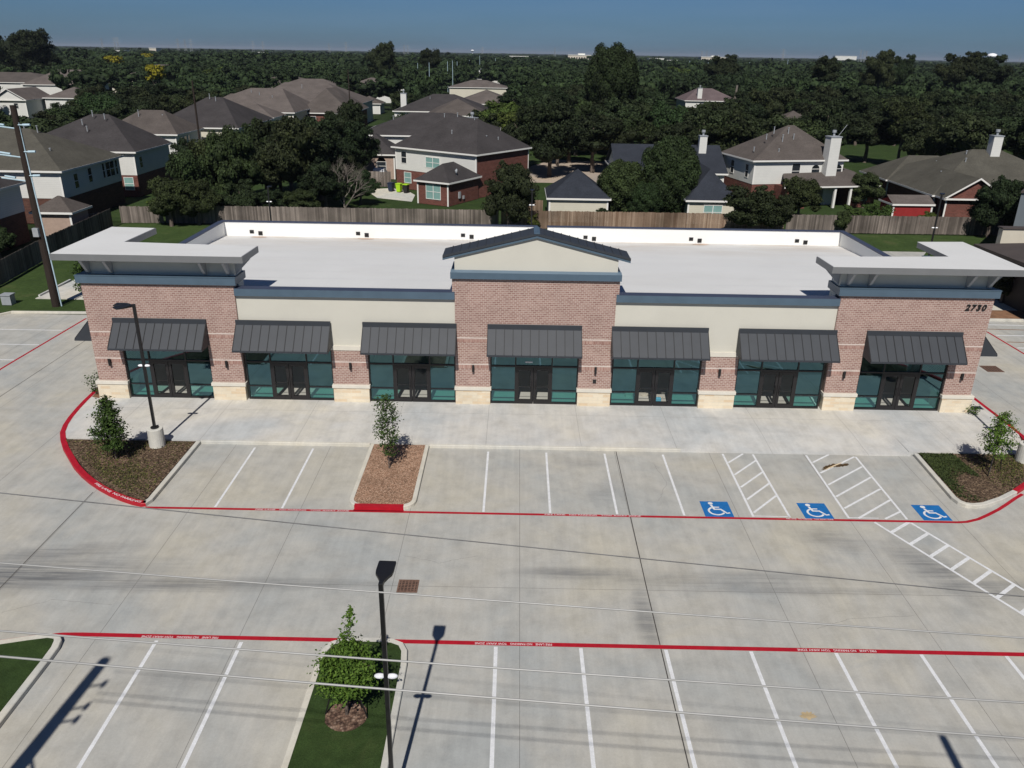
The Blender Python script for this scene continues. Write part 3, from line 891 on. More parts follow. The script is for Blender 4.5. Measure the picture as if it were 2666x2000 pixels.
# infill piers of the stucco wings
for x0, x1 in ((-12.01, -10.10), (7.61, 9.51)):
    MB().box(x0, x1, YF + 0.02, YF + 0.45, ZS, 3.09).build("brick_pier", m_brick, B)
    MB().box(x0 - 0.03, x1 + 0.03, YF - 0.02, YF + 0.10, 3.09, 3.33).build("stucco_band", m_cast, B)
for x0, x1, (a0, a1), (c0, c1) in ((TL[1], TC[0], BAYS[1], BAYS[2]), (TC[1], TR[0], BAYS[4], BAYS[5])):
    b = MB().box(x0, x1, YF + 0.11, YF + 0.45, HEAD, 6.0)
    b.box(a1 + .001, c0 - .001, YF + 0.10, YF + 0.44, 3.33, HEAD + .2)
    b.build("stucco_wall", m_stucco, B)
    cap = MB().box(x0, x1, YF - 0.07, YF + 0.42, 5.99, 6.36)
    cap.build("parapet_cap", m_blue_trim, B)
    MB().box(x0, x1, YF - 0.05, YF + 0.46, 6.36, 6.385).build("cap_flashing", m_blue_top, B)
# brick bands and reveals on the towers and piers
piers = [(TL[0], BAYS[0][0]), (BAYS[0][1], TL[1]), (-12.01, -10.10), (TC[0], BAYS[3][0]), (BAYS[3][1], TC[1]), (7.61, 9.51), (TR[0], BAYS[6][0]), (BAYS[6][1], TR[1])]
for i, (x0, x1) in enumerate(piers):
    f0 = YF if i not in (2, 5) else YF + 0.02
    zs = (2.40,) if i in (2, 5) else (2.40, 3.88)
    for z in zs:
        MB().box(x0 + 0.002, x1 - 0.002, f0 - 0.006, f0 + 0.05, z - 0.20, z).build("soldier_course", m_band, B)
        MB().box(x0 + 0.002, x1 - 0.002, f0 - 0.010, f0 + 0.05, z, z + 0.055).build("brick_ledge", m_groove, B)
    e0, e1 = (0.10 if i == 0 else 0.0), (0.10 if i == 7 else 0.0)
    MB().box(x0 - e0 - 0.003, x1 + e1 + 0.003, YF - 0.10, YF + (1.2 if i in (0, 7) else 0.30), ZS, 0.97).build("stone_base", m_stone, B)
    MB().box(x0 - e0 - 0.06, x1 + e1 + 0.06, YF - 0.15, YF + (1.25 if i in (0, 7) else 0.33), 0.97, 1.15).build("cast_sill", m_cast, B, bevel=0.012)
for sx in (TL[0] - 0.10, TR[1] - 0.30):
    MB().box(sx, sx + 0.40, YF + 1.2, 18.5, ZS, 0.97).build("stone_base", m_stone, B)
    MB().box(sx - 0.04, sx + 0.44, YF + 1.25, 18.5, 0.97, 1.15).build("cast_sill", m_cast, B)
# cornices
for (x0, x1), z0, z1, dep in ((TL, 6.56, 6.94, 7.6), (TR, 6.56, 6.94, 7.6)):
    b = MB()
    b.box(x0 - 0.16, x1 + 0.16, YF - 0.16, YF + 0.5, z0, z1)
    ox0 = x0 - 0.16 if x0 < 0 else x1 - 0.3
    b.box(ox0, ox0 + 0.46, YF + 0.5, YF + dep, z0, z1)
    ix = x1 - 0.1 if x0 < 0 else x0 - 0.16
    b.box(ix, ix + 0.26, YF + 0.5, YF + 1.5, z0, z1)
    b.build("cornice", m_blue_trim, B)
    MB().box(x0 - 0.18, x1 + 0.18, YF - 0.18, YF + 0.22, z1, z1 + 0.03).build("cornice_flashing", m_blue_trim, B)
b = MB().box(TC[0] - 0.20, TC[1] + 0.20, YF - 0.16, YF + 0.22, 7.11, 7.44)
b.box(TC[0] - 0.20, TC[0] + 0.02, YF + 0.22, YF + 2.2, 7.11, 7.44).box(TC[1] - 0.02, TC[1] + 0.20, YF + 0.22, YF + 2.2, 7.11, 7.44)
b.build("cornice", m_blue_trim, B)
MB().add([(TC[0] - .19, YF - .15, 7.44), (TC[1] + .19, YF - .15, 7.44), (TC[1] + .19, YF + .13, 7.52), (TC[0] - .19, YF + .13, 7.52), (TC[0] - .19, YF + .13, 7.44), (TC[1] + .19, YF + .13, 7.44)],
         [(0, 1, 2, 3), (0, 3, 4), (1, 5, 2)]).build("cornice_flashing", pmat("light blue metal", (0.12, 0.17, 0.22), 0.05, 1, 0.5), B)
# attic walls, soffit slabs and brackets of the end towers
for side, (x0, x1) in ((-1, TL), (1, TR)):
    a0, a1 = (-24.23, -16.72) if side < 0 else (14.25, 22.0)
    b = MB().box(a0, a1, YF + 0.2, YF + 0.6, 6.6, 7.9)
    if side < 0: b.box(a0, a0 + 0.4, YF + 0.6, 16.0, 6.6, 7.9)
    else: b.box(a1 - 0.4, a1, YF + 0.6, 16.0, 6.6, 7.9)
    b.box(a1 - 0.35 if side < 0 else a0, a1 if side < 0 else a0 + 0.35, YF + 0.6, YF + 1.4, 5.9, 7.9)
    b.build("attic_wall", m_attic, B)
    if side < 0:
        P = [(-25.40, 10.02), (-15.86, 10.02), (-15.80, 12.45), (-22.95, 12.95), (-22.85, 16.55), (-25.45, 16.7)]
    else:
        P = [(23.02, 10.02), (13.30, 10.02), (13.25, 12.25), (20.36, 12.75), (20.34, 16.3), (23.0, 16.5)]
    P = [(x, y) for x, y in P]
    MB().prism(P, 7.90, 8.22).build("roof_slab", m_fascia, B)
    # white membrane on the slab
    cx = sum(p[0] for p in P) / len(P); cy = sum(p[1] for p in P) / len(P)
    if side < 0: Q = [(-25.36, 10.07), (-15.91, 10.07), (-15.85, 12.40), (-23.0, 12.90), (-22.90, 16.50), (-25.41, 16.65)]
    else: Q = [(22.98, 10.07), (13.34, 10.07), (13.30, 12.20), (20.31, 12.70), (20.29, 16.25), (22.96, 16.45)]
    MB().prism(Q, 8.22, 8.235).build("slab_membrane", m_tpo, B)
    xs_ = (-24.15, -22.98, -18.2, -17.0) if side < 0 else (14.6, 15.7, 20.67, 21.76)
    for bx in xs_:
        MB().add([(bx - .07, YF + .2, 7.0), (bx - .07, YF + .2, 7.9), (bx - .07, YF - .55, 7.9), (bx - .07, YF - .55, 7.78), (bx - .07, YF + .0, 7.1),
                  (bx + .07, YF + .2, 7.0), (bx + .07, YF + .2, 7.9), (bx + .07, YF - .55, 7.9), (bx + .07, YF - .55, 7.78), (bx + .07, YF + .0, 7.1)],
                 [(0, 1, 2, 3, 4), (9, 8, 7, 6, 5), (0, 5, 6, 1), (2, 7, 8, 3), (3, 8, 9, 4), (4, 9, 5, 0)]).build("soffit_bracket", m_brk, B)
    for s2, xx in ((-1, a0), (1, a1)):
        out = 0.9 * s2
        for yy in (YF + 0.5, YF + 1.1):
            if (s2 == side) or yy < YF + 1:
                MB().add([(xx, yy - .07, 7.0), (xx, yy - .07, 7.9), (xx + out * .85, yy - .07, 7.9), (xx + out * .85, yy - .07, 7.78),
                          (xx, yy + .07, 7.0), (xx, yy + .07, 7.9), (xx + out * .85, yy + .07, 7.9), (xx + out * .85, yy + .07, 7.78)],
                         [(0, 1, 2, 3), (7, 6, 5, 4), (0, 3, 7, 4), (2, 6, 7, 3)]).build("soffit_bracket", m_brk, B)
# centre gable
xc = -1.30
GY0, GY1 = YF + 0.02, YF + 1.72
el, er, ze, zr_ = -6.04, 3.45, 8.25, 9.44
gw = MB().add([(TC[0], YF + 0.12, 7.12), (TC[1], YF + 0.12, 7.12), (TC[1], YF + 0.12, 8.22), (xc, YF + 0.12, 9.25), (TC[0], YF + 0.12, 8.22),
               (TC[0], YF + 1.5, 7.12), (TC[1], YF + 1.5, 7.12), (TC[1], YF + 1.5, 8.22), (xc, YF + 1.5, 9.25), (TC[0], YF + 1.5, 8.22)],
              [(0, 1, 2, 3, 4), (9, 8, 7, 6, 5), (1, 6, 7, 2), (0, 4, 9, 5)])
gw.build("gable_wall", m_stucco, B)
th = 0.20
def gable_half(xe, xr, nm):
    b = MB()
    b.add([(xe, GY0, ze), (xr, GY0, zr_), (xr, GY1, zr_), (xe, GY1, ze), (xe, GY0, ze - th), (xr, GY0, zr_ - th), (xr, GY1, zr_ - th), (xe, GY1, ze - th)],
          [(0, 3, 2, 1), (4, 5, 6, 7), (0, 1, 5, 4), (3, 7, 6, 2), (0, 4, 7, 3)])
    n = 11
    dx, dz = (xr - xe) / n, (zr_ - ze) / n
    for i in range(1, n):
        x = xe + dx * i; z = ze + dz * i
        b.box(x - 0.02, x + 0.02, GY0, GY1, z - 0.01, z + 0.035)
    b.build(nm, m_awn, B)
    f = MB()
    f.add([(xe, GY0 - .02, ze - th - .02), (xr, GY0 - .02, zr_ - th - .02), (xr, GY0 - .02, zr_ - 0.11), (xe, GY0 - .02, ze - 0.11),
           (xe, GY0 - .002, ze - th - .02), (xr, GY0 - .002, zr_ - th - .02), (xr, GY0 - .002, zr_ - 0.11), (xe, GY0 - .002, ze - 0.11)],
          [(0, 1, 2, 3), (0, 4, 5, 1), (3, 2, 6, 7), (0, 3, 7, 4)])
    f.build("rake_fascia", m_blue_trim, B)
    MB().add([(xe, GY0 - .05, ze - .09), (xr, GY0 - .05, zr_ - .09), (xr, GY0 - .05, zr_ + 0.03), (xe, GY0 - .05, ze + 0.03),
              (xe, GY0 - .001, ze - .09), (xr, GY0 - .001, zr_ - .09), (xr, GY0 - .001, zr_ + 0.03), (xe, GY0 - .001, ze + 0.03)],
             [(0, 1, 2, 3), (0, 4, 5, 1), (3, 2, 6, 7), (0, 3, 7, 4)]).build("drip_edge", m_awn, B)
gable_half(el, xc, "gable_roof"); gable_half(er, xc, "gable_roof")
MB().add([(xc - .15, GY0 - .07, zr_ - .01), (xc + .15, GY0 - .07, zr_ - .01), (xc, GY0 - .07, zr_ + .06), (xc - .15, GY1, zr_ - .01), (xc + .15, GY1, zr_ - .01), (xc, GY1, zr_ + .06)],
         [(0, 1, 2), (0, 2, 5, 3), (1, 4, 5, 2), (3, 5, 4)]).build("ridge_cap", m_blue_trim, B)

# roof deck and rear parapets
RX0, RX1 = -23.45, 21.05
rd_ = MB().add([(TL[1] - 7, YF + .46, 5.95), (TR[1] - .4, YF + .46, 5.95), (RX1, YR - .3, 5.18), (RX0, YR - .3, 5.18)], [(0, 1, 2, 3)])
roofd = rd_.build("roof_membrane", m_tpo, B)
for k in range(1, 9):
    y = YF + .5 + k * 1.95
    z = 5.95 + (5.18 - 5.95) * (y - YF - .46) / (YR - .3 - YF - .46)
    MB().add([(RX0 + .1, y - .02, z + .005), (RX1 - .1, y - .02, z + .005), (RX1 - .1, y + .03, z + .003), (RX0 + .1, y + .03, z + .003)], [(0, 1, 2, 3)]).build("membrane_seam", pmat("membrane seam", (0.60, 0.61, 0.63), 0.05, 1), roofd)
ZC = 6.18
g0, g1 = -0.85, -0.10
for x0, x1 in ((RX0 - .25, g0), (g1, RX1 + .25)):
    MB().box(x0, x1, YR - .3, YR, 0, ZC).build("rear_parapet", m_tpo2, B)
    MB().box(x0 - .03, x1 + .03, YR - .34, YR + .04, ZC, ZC + .06).build("parapet_cap", m_blue_top, B)
MB().box(g0, g1, YR - .3, YR, 0, 5.1).build("rear_parapet", m_tpo2, B)
for x0 in (RX0 - .25, RX1):
    MB().box(x0, x0 + .25, 15.9, YR - .302, 0, ZC).build("side_parapet", m_tpo2, B)
    MB().box(x0 - .12, x0 + .30, 12.8, YR - .34, ZC, ZC + .06).build("parapet_cap", m_blue_top, B)
    MB().box(x0, x0 + .25, YF + .6, 15.9, 4.9, ZC).build("side_parapet", m_tpo2, B)
m_rust = pmat("rust tinted membrane", (0.50, 0.38, 0.30), 0.2, 3)
for k, x in enumerate((-21.5, -13.8, -6.2, 2.66, 10.3, 17.95)):
    MB().box(x - .15, x + .15, YR - .33, YR - .302, 5.38, 5.62).build("scupper", m_black, B)
    MB().box(x + .47, x + .77, YR - .34, YR - .302, 5.26, 5.54).build("scupper", m_black, B)
    st = MB().add([(x + .62 + .55 * math.cos(2 * math.pi * i / 16) * (1 + .2 * math.sin(3 * i)), YR - .75 + .28 * math.sin(2 * math.pi * i / 16), 5.207 + .01 * (1 - math.sin(2 * math.pi * i / 16))) for i in range(16)], [tuple(range(16))])
    if k in (0, 1, 4): st.build("rust_stain", m_rust, roofd)
# interior
it = MB().sheet([(TL[0] + .4, YF + .2), (TR[1] - .4, YF + .2), (TR[1] - .4, YR - .35), (TL[0] + .4, YR - .35)], 0.165)
it.build("interior_floor", m_floor, B)
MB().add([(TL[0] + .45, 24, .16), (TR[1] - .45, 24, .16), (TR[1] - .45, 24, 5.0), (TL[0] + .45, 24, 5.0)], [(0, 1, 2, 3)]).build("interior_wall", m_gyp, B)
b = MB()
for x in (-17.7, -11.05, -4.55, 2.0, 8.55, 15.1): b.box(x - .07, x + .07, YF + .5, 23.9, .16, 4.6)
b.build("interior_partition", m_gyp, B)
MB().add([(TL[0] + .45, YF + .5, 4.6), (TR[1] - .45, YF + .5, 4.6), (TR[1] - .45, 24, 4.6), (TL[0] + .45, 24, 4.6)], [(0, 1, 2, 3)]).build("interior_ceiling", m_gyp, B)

# storefronts
YG = YF + 0.16
for i, (x0, x1) in enumerate(BAYS):
    fr = MB(); c = (x0 + x1) / 2 - 0.03; dw = 0.935; t = 0.055
    f0, f1 = YG - 0.06, YG + 0.06
    fr.box(x0, x0 + .07, f0, f1, ZS, HEAD).box(x1 - .07, x1, f0, f1, ZS, HEAD)
    fr.box(x0 + .07, x1 - .07, f0, f1, HEAD - .08, HEAD)
    fr.box(x0 + .07, c - dw - .07, f0, f1, ZS, ZS + .11).box(c + dw + .07, x1 - .07, f0, f1, ZS, ZS + .11)
    for xm in (c - dw - .035, c + dw + .035): fr.box(xm - .035, xm + .035, f0 - .004, f1, ZS, HEAD - .08)
    fr.box(c - dw, c + dw, f0 - .002, f1, 2.24, 2.36)
    for a0, a1 in ((x0 + .07, c - dw - .07), (c + dw + .07, x1 - .07)):
        fr.box(a0, a1, f0, f1, 2.27, 2.35)
        fr.box(a0, a1, f0, f1, 0.90, 0.96)
    S_ = fr.build("storefront", m_frame, B)
    g = MB()
    for a0, a1 in ((x0 + .07, c - dw - .07), (c + dw + .07, x1 - .07)):
        for z0, z1 in ((ZS + .11, .90), (.96, 2.27), (2.35, HEAD - .08)):
            g.add([(a0, YG, z0), (a1, YG, z0), (a1, YG, z1), (a0, YG, z1)], [(0, 1, 2, 3)])
    g.add([(c - dw, YG, 2.36), (c + dw, YG, 2.36), (c + dw, YG, HEAD - .08), (c - dw, YG, HEAD - .08)], [(0, 1, 2, 3)])
    g.build("glass", m_glass, S_)
    for s in (-1, 1):
        a0, a1 = (c - dw, c - .012) if s < 0 else (c + .012, c + dw)
        d = MB().box(a0, a0 + .14, f0 - .01, f1 - .02, ZS + .01, 2.235).box(a1 - .14, a1, f0 - .01, f1 - .02, ZS + .01, 2.235)
        d.box(a0 + .14, a1 - .14, f0 - .01, f1 - .02, ZS + .01, ZS + .24).box(a0 + .14, a1 - .14, f0 - .01, f1 - .02, 2.10, 2.235)
        hx = a1 - .09 if s < 0 else a0 + .09
        d.tube((hx, f0 - .07, 1.0), (hx, f0 - .07, 1.45), .014, n=6).box(hx - .012, hx + .012, f0 - .07, f0, 1.02, 1.05).box(hx - .012, hx + .012, f0 - .07, f0, 1.40, 1.43)
        d.box(a0 + .14, a1 - .14, f1 + .0, f1 + .03, 1.08, 1.11)
        d.build("door", m_frame, S_)
        MB().add([(a0 + .14, YG - .02, ZS + .24), (a1 - .14, YG - .02, ZS + .24), (a1 - .14, YG - .02, 2.10), (a0 + .14, YG - .02, 2.10)], [(0, 1, 2, 3)]).build("door_glass", m_dglass, S_)
# debris seen through the fifth bay's glass
r5 = random.Random(12)
for k in range(16):
    x, y = 5.0 + r5.uniform(-1.0, 1.6), YF + 0.9 + r5.uniform(0, 1.6)
    s = r5.uniform(.12, .35)
    mb = MB().prism([(x + s * math.cos(a) * r5.uniform(.6, 1.2), y + s * .6 * math.sin(a)) for a in np.linspace(0, 5.3, 6)], .17, .17 + r5.uniform(.03, .14))
    if k == 0:
        db = tag(mb.build("debris_pile", m_cast), "white packing debris on the floor inside the fifth storefront", "debris")
        acc = mb
    else: acc.v, acc.f = acc.v, acc.f; db_m = mb; acc.add(mb.v, mb.f)
me = acc.mesh("debris_pile", m_cast); db.data = me
tag(MB().box(5.35, 5.75, YF + .55, YF + .75, .17, .42).build("bag", pmat("light blue plastic", (0.10, 0.42, 0.62), .1, 3), None, bevel=.04), "light blue plastic bag inside the fifth storefront door", "bag")


# awnings
def awning(x0, x1, y, parent, outv=None, n=11):
    """metal standing seam awning projecting toward -y from plane y, in local coordinates"""
    b = MB()
    zt_, zf, zb, out = 4.69, 4.44, 3.36, 1.06
    e = 0.03
    b.box(x0, x1, y - 0.10, y - 0.003, zf, zt_)                   # flashing against the wall
    b.add([(x0, y - .10, zf), (x1, y - .10, zf), (x1, y - out, zb), (x0, y - out, zb), (x0, y - .10, zf - .04), (x1, y - .10, zf - .04), (x1, y - out, zb - .04), (x0, y - out, zb - .04)],
          [(0, 3, 2, 1), (4, 5, 6, 7), (0, 4, 7, 3), (1, 2, 6, 5), (3, 7, 6, 2)])
    b.box(x0, x1, y - out - .02, y - out + .0, zb - .10, zb + .0)
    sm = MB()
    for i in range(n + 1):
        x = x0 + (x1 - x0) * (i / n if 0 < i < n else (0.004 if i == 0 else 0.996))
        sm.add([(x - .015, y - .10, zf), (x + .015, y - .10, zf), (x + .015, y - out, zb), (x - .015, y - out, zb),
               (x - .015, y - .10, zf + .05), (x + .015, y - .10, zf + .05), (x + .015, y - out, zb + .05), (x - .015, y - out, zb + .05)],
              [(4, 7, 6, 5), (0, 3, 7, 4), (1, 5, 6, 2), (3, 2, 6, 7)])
    for xe in (x0 + .012, x1 - .012):
        b.add([(xe - .01, y - .10, zf - .01), (xe - .01, y - out, zb - .0), (xe - .01, y - out, zb - .10), (xe - .01, y - .005, zb - .10), (xe - .01, y - .005, zf - .01),
               (xe + .01, y - .10, zf - .01), (xe + .01, y - out, zb - .0), (xe + .01, y - out, zb - .10), (xe + .01, y - .005, zb - .10), (xe + .01, y - .005, zf - .01)],
              [(0, 1, 2, 3, 4), (9, 8, 7, 6, 5), (1, 6, 7, 2), (2, 7, 8, 3)])
    a = b.build("awning", m_awn, parent)
    sm.build("seams", m_seam_shade, a)
    return a


AW = [(-23.30, -18.42), (-16.88, -12.02 + .08), (-10.27, -5.37), (-3.76, 1.17), (2.72, 7.75), (9.33, 14.42), (15.98, 20.95)]
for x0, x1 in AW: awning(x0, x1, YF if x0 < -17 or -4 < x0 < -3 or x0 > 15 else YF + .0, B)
for side in (-1, 1):
    px = TL[0] if side < 0 else TR[1]
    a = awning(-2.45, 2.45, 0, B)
    a.location = (px, YF + 2.75, 0); a.rotation_euler = (0, 0, rad(-90) if side < 0 else rad(90))

# wall lights
for i, (x0, x1) in enumerate(piers):
    xm = (x0 + x1) / 2 + 0.02
    f0 = YF if i not in (2, 5) else YF + .02
    b = MB().box(xm - .06, xm + .06, f0 - .05, f0, 2.15, 2.36).tube((xm, f0 - .12, 2.05), (xm, f0 - .12, 2.42), .065, n=12)
    b.build("wall_light", m_black, B)
MB().box(1.88, 2.06, YF - .07, YF, 1.50, 1.68).build("key_box", m_black, B)
# street number
me = text_mesh("2730", 0.46, extrude=0.02, shear=0.22, offset=0.014, spacing=1.3)
xs = [v.co.x for v in me.vertices]; ys = [v.co.y for v in me.vertices]
sx, sy = 1.08 / (max(xs) - min(xs)), 0.335 / (max(ys) - min(ys))
for v in me.vertices: v.co = (20.76 + (v.co.x - min(xs)) * sx, YF - 0.035 - v.co.z, 5.86 + (v.co.y - min(ys)) * sy)
me.materials.clear()
link("street_number", me, m_black, B)
MB().box(-1.75, -1.35, YG - .012, YG - .006, 2.50, 2.58).build("suite_decal", m_white, B)

# ------------------------------------------------------------------ lamp posts
def lamp_post(x, y, label, heads, H=7.1, ped=True, armang=0.0, pz=0.14, pedh=0.92, pw=.06):
    t = empty("lamp_post", (x, y, pz), 0, label, "lamp post", "black parking lot lamp posts")
    z0 = pedh if ped else 0
    if ped: MB().tube((0, 0, -pz), (0, 0, pedh), .37, .36, 24).build("pedestal", m_ped, t, bevel=.03)
    b = MB().tube((0, 0, z0), (0, 0, z0 + .06), .19, .19, 12)
    b.box(-pw, pw, -pw, pw, z0 + .06, H - pz)
    b.build("pole", m_black, t, bevel=.012)
    for ang in heads:
        hb = MB()
        zh = H - pz
        pr = [(0.0, .05, .10), (0.14, .06, .10), (0.26, .13, .085), (0.36, .19, .08), (0.48, .205, .07), (0.80, .205, .06), (0.84, .19, .05)]
        ca, sa = math.cos(ang), math.sin(ang)
        vs = []
        for d, w, h in pr:
            for sgn, hz in ((-1, -h), (1, -h), (1, 0), (-1, 0)):
                px, py = d, sgn * w
                vs.append((px * ca - py * sa, px * sa + py * ca, zh + hz - (0.0 if d > .2 else .01)))
        n = len(pr)
        fs = [(4 * i + k, 4 * i + (k + 1) % 4, 4 * (i + 1) + (k + 1) % 4, 4 * (i + 1) + k) for i in range(n - 1) for k in range(4)] + [(3, 2, 1, 0), tuple(4 * (n - 1) + k for k in range(4))]
        hb.add(vs, fs).build("lamp_head", m_black, t, bevel=.012)
    # twin floods half way up
    ca, sa = math.cos(armang), math.sin(armang)
    zz = 4.2 - pz
    b = MB().tube((-.2 * ca, -.2 * sa, zz), (.2 * ca, .2 * sa, zz), .03, n=8)
    fa = b.build("flood_bracket", m_black, t)
    for s in (-1, 1):
        c = Vector((s * .145 * ca, s * .145 * sa, zz))
        mb = MB()
        rings = 6; n = 12
        for r in range(rings + 1):
            ph = math.pi * r / rings
            for k in range(n):
                th_ = 2 * math.pi * k / n
                mb.v.append((c.x + .14 * math.sin(ph) * math.cos(th_), c.y + .075 * math.sin(ph) * math.sin(th_), c.z + .06 * math.cos(ph) + .02))
        mb.f = [(r * n + k, r * n + (k + 1) % n, (r + 1) * n + (k + 1) % n, (r + 1) * n + k) for r in range(rings) for k in range(n)]
        mb.build("flood_light", m_lens, t, smooth=True)
    return t


lamp_post(-5.20, -14.16, "tall black lamp post in front, crossing the grass island with the bushy tree", [rad(88)], H=6.85, pz=0.0, pw=.052)
lamp_post(-19.32, 5.35, "black lamp post on a round concrete base in the left planting bed", [rad(180), rad(225)], H=7.15)
lamp_post(22.0, 5.3, "black lamp post on a concrete base at the right edge of the photo", [rad(0)], H=7.1)
lamp_post(34.1, 41.3, "thin black lamp post on the lawn behind the right end of the shop building", [rad(60)], H=7.1, ped=False, pz=0)
lamp_post(-0.9, 49.3, "thin black lamp post before the brown fence behind the gable", [rad(90)], H=5.6, ped=False, pz=0)
lamp_post(-26.1, 48.7, "thin black lamp post before the left end of the back fence", [rad(90)], H=5.6, ped=False, pz=0)

# ------------------------------------------------------------------ utility poles and wires
t = empty("utility_pole", (-36.16, 27.73, 0), 0, "tall dark utility pole with three pale blue insulators on the left lawn", "utility pole")
MB().tube((0, 0, -.3), (-.12, 0, 14.0), .29, .20, 14).build("pole", m_pole, t, smooth=False)
MB().tube((.42, -.05, 0), (.05, -.05, 12.9), .045, n=8).build("conduit", m_galv, t)
for z in (12.75, 11.0, 9.4):
    MB().tube((-.1, -.1, z), (.35, -.12, z), .05, .04, 8).tube((.35, -.12, z), (.85, -.12, z + .02), .085, .075, 10).build("insulator", m_galv, t)
for z in (12.5, 10.6, 9.0):
    MB().tube((-.2, 0, z), (-2.2, .4, z + .15), .05, n=6).tube((-1.1, .2, z + .2), (-1.9, .35, z + .28), .07, n=8).build("side_arm", m_galv, t)
MB().box(-.35, .05, -.45, -.2, 5.2, 5.8).build("junction_box", m_galv2, t)


def tower_pole(x, y, label, H, r0=.22, arms=True):
    t = empty("utility_pole", (x, y, 0), 0, label, "utility pole")
    MB().tube((0, 0, -.3), (0, 0, H), r0, r0 * .6, 12).build("pole", m_pole, t)
    if arms:
        for z in (H - 1.15, H - 2.15, H - 2.7):
            MB().tube((0, 0, z - .15), (.55, .04, z), .035, n=6).tube((.55, .04, z - .12), (.55, .04, z + .12), .07, n=8).build("insulator", m_galv, t)
        MB().tube((0, 0, H - 5.2), (.7, -.1, H - 4.9), .06, n=6).tube((.7, -.1, H - 4.9), (.15, 0, H - 4.2), .05, n=6).tube((.5, 0, H - 6.6), (-.3, 0, H - 6.6), .06, n=6).build("bracket", m_pole, t)
        MB().tube((-.45, -.1, H - 7.4), (-.45, -.1, H - 6.0), .30, n=12).build("transformer", m_galv2, t)
    return t


tower_pole(-15.95, -20.9, "street side utility pole left of the view, casting its shadow on the stalls", 13.1, .30)
tower_pole(9.1, -22.3, "street side pole right of the view, casting its shadow on the lower right stalls", 11.9, .2, False)
tower_pole(-44.0, 80.0, "slim utility pole rising in front of the white houses on the left", 13.9, .16, False)
tower_pole(-33.0, 125.0, "slim dark pole beyond the dark leafy trees in the left middle", 14.6, .14, False)
def wire(label, x0, x1, f, r, mat, yfun):
    pts = []
    for i in range(61):
        x = x0 + (x1 - x0) * i / 60
        pts.append((x, yfun(x), f(x)))
    o = MB().path(pts, r, 6).build("power_line", mat)
    return tag(o, label, "power line", "overhead lines across the lot")
yw = lambda x: -21.5 - 0.055 * (x + 2.33)
def sag(z0, s, k=0.0012): return lambda x: z0 + s * x + k * (x * x)
wire("thin dark twisted cable, the highest of the four lines crossing the lot", -15.9, 40, sag(12.65, -.060, .0003), .006, m_wired, yw)
wire("pale wire crossing just below the storm drain grate", -15.4, 40, sag(11.99, -.022, .0006), .010, m_wire, yw)
wire("pale wire crossing the top of the bushy tree", -15.4, 40, sag(11.06, -.012, .0009), .012, m_wire, yw)
wire("thick pale wire crossing the lower half of the bushy tree", -15.4, 40, sag(10.58, -.023, .0008), .0135, m_wire, yw)

# ------------------------------------------------------------------ small trees by the lot
def leaf_quads(P, Nn, size, rng, squash=0.6):
    """P centres, Nn preferred normals -> quad mesh arrays"""
    n = len(P)
    nr = Nn + rng.normal(0, 0.55, (n, 3)); nr /= np.linalg.norm(nr, axis=1)[:, None] + 1e-9
    a = rng.normal(0, 1, (n, 3)); u = np.cross(nr, a); u /= np.linalg.norm(u, axis=1)[:, None] + 1e-9
    v = np.cross(nr, u)
    s = size * rng.uniform(0.6, 1.3, (n, 1))
    u *= s; v *= s * squash
    bend = nr * s * 0.25
    V = np.stack([P - u, P - v * .9 + bend, P + u, P + v * .9 + bend], 1).reshape(-1, 3)
    F = np.arange(4 * n).reshape(-1, 4)
    return V, F


def young_tree(name, x, y, z0, h, prof, label, leaf, size, n, seed, cat="young tree", nb=34, lean=(0, 0), stakes=(), sparse=0.0, trunk_r=.03):
    """central leader, thin branches, leaves clustered along the branches; prof = (relative height, radius) list"""
    rng = np.random.default_rng(seed)
    t = empty(name, (x, y, z0), 0, label, cat)
    hs = np.array([p[0] for p in prof]); rs = np.array([p[1] for p in prof])
    b = MB()
    L = [(lean[0] * k, lean[1] * k, h * k) for k in np.linspace(0, 1, 7)]
    b.path([(0, 0, 0)] + L[1:], [trunk_r] + [trunk_r * (1 - .85 * k) for k in np.linspace(0, 1, 7)[1:]], 7)
    P = []; Nn = []
    for i in range(nb):
        k = hs[0] + (hs[-1] - hs[0]) * (i + rng.uniform(0, 1)) / nb
        R = np.interp(k, hs, rs) * rng.uniform(0.75, 1.15)
        a = i * 2.4 + rng.uniform(-.5, .5)
        base = np.array([lean[0] * k, lean[1] * k, h * max(k - .05, 0.02)])
        tip = base + np.array([R * math.cos(a), R * math.sin(a), R * rng.uniform(.15, .75)])
        mid = (base + tip) / 2 + np.array([0, 0, -.05 * R])
        b.path([tuple(base), tuple(mid), tuple(tip)], [trunk_r * .35, trunk_r * .22, trunk_r * .1], 4)
        m = max(3, int(n / nb * (R / (rs.mean() + 1e-6))))
        tt = rng.uniform(0.25, 1.08, m)[:, None]
        c = base * (1 - tt) + tip * tt
        c = c + rng.normal(0, .055 + .10 * R, (m, 3))
        P.append(c); nn = np.tile([math.cos(a) * .4, math.sin(a) * .4, .8], (m, 1)); Nn.append(nn)
    b.build("trunk", m_bark, t)
    V, F = leaf_quads(np.concatenate(P), np.concatenate(Nn), size, rng)
    link("crown", np_mesh("crown", V, F, leaf), None, t)
    for sx, sy in stakes:
        MB().tube((sx, sy, -.05), (sx * .55, sy * .55, min(1.5, h * .4)), .022, n=6).build("support_stake", m_black, t)
    return t


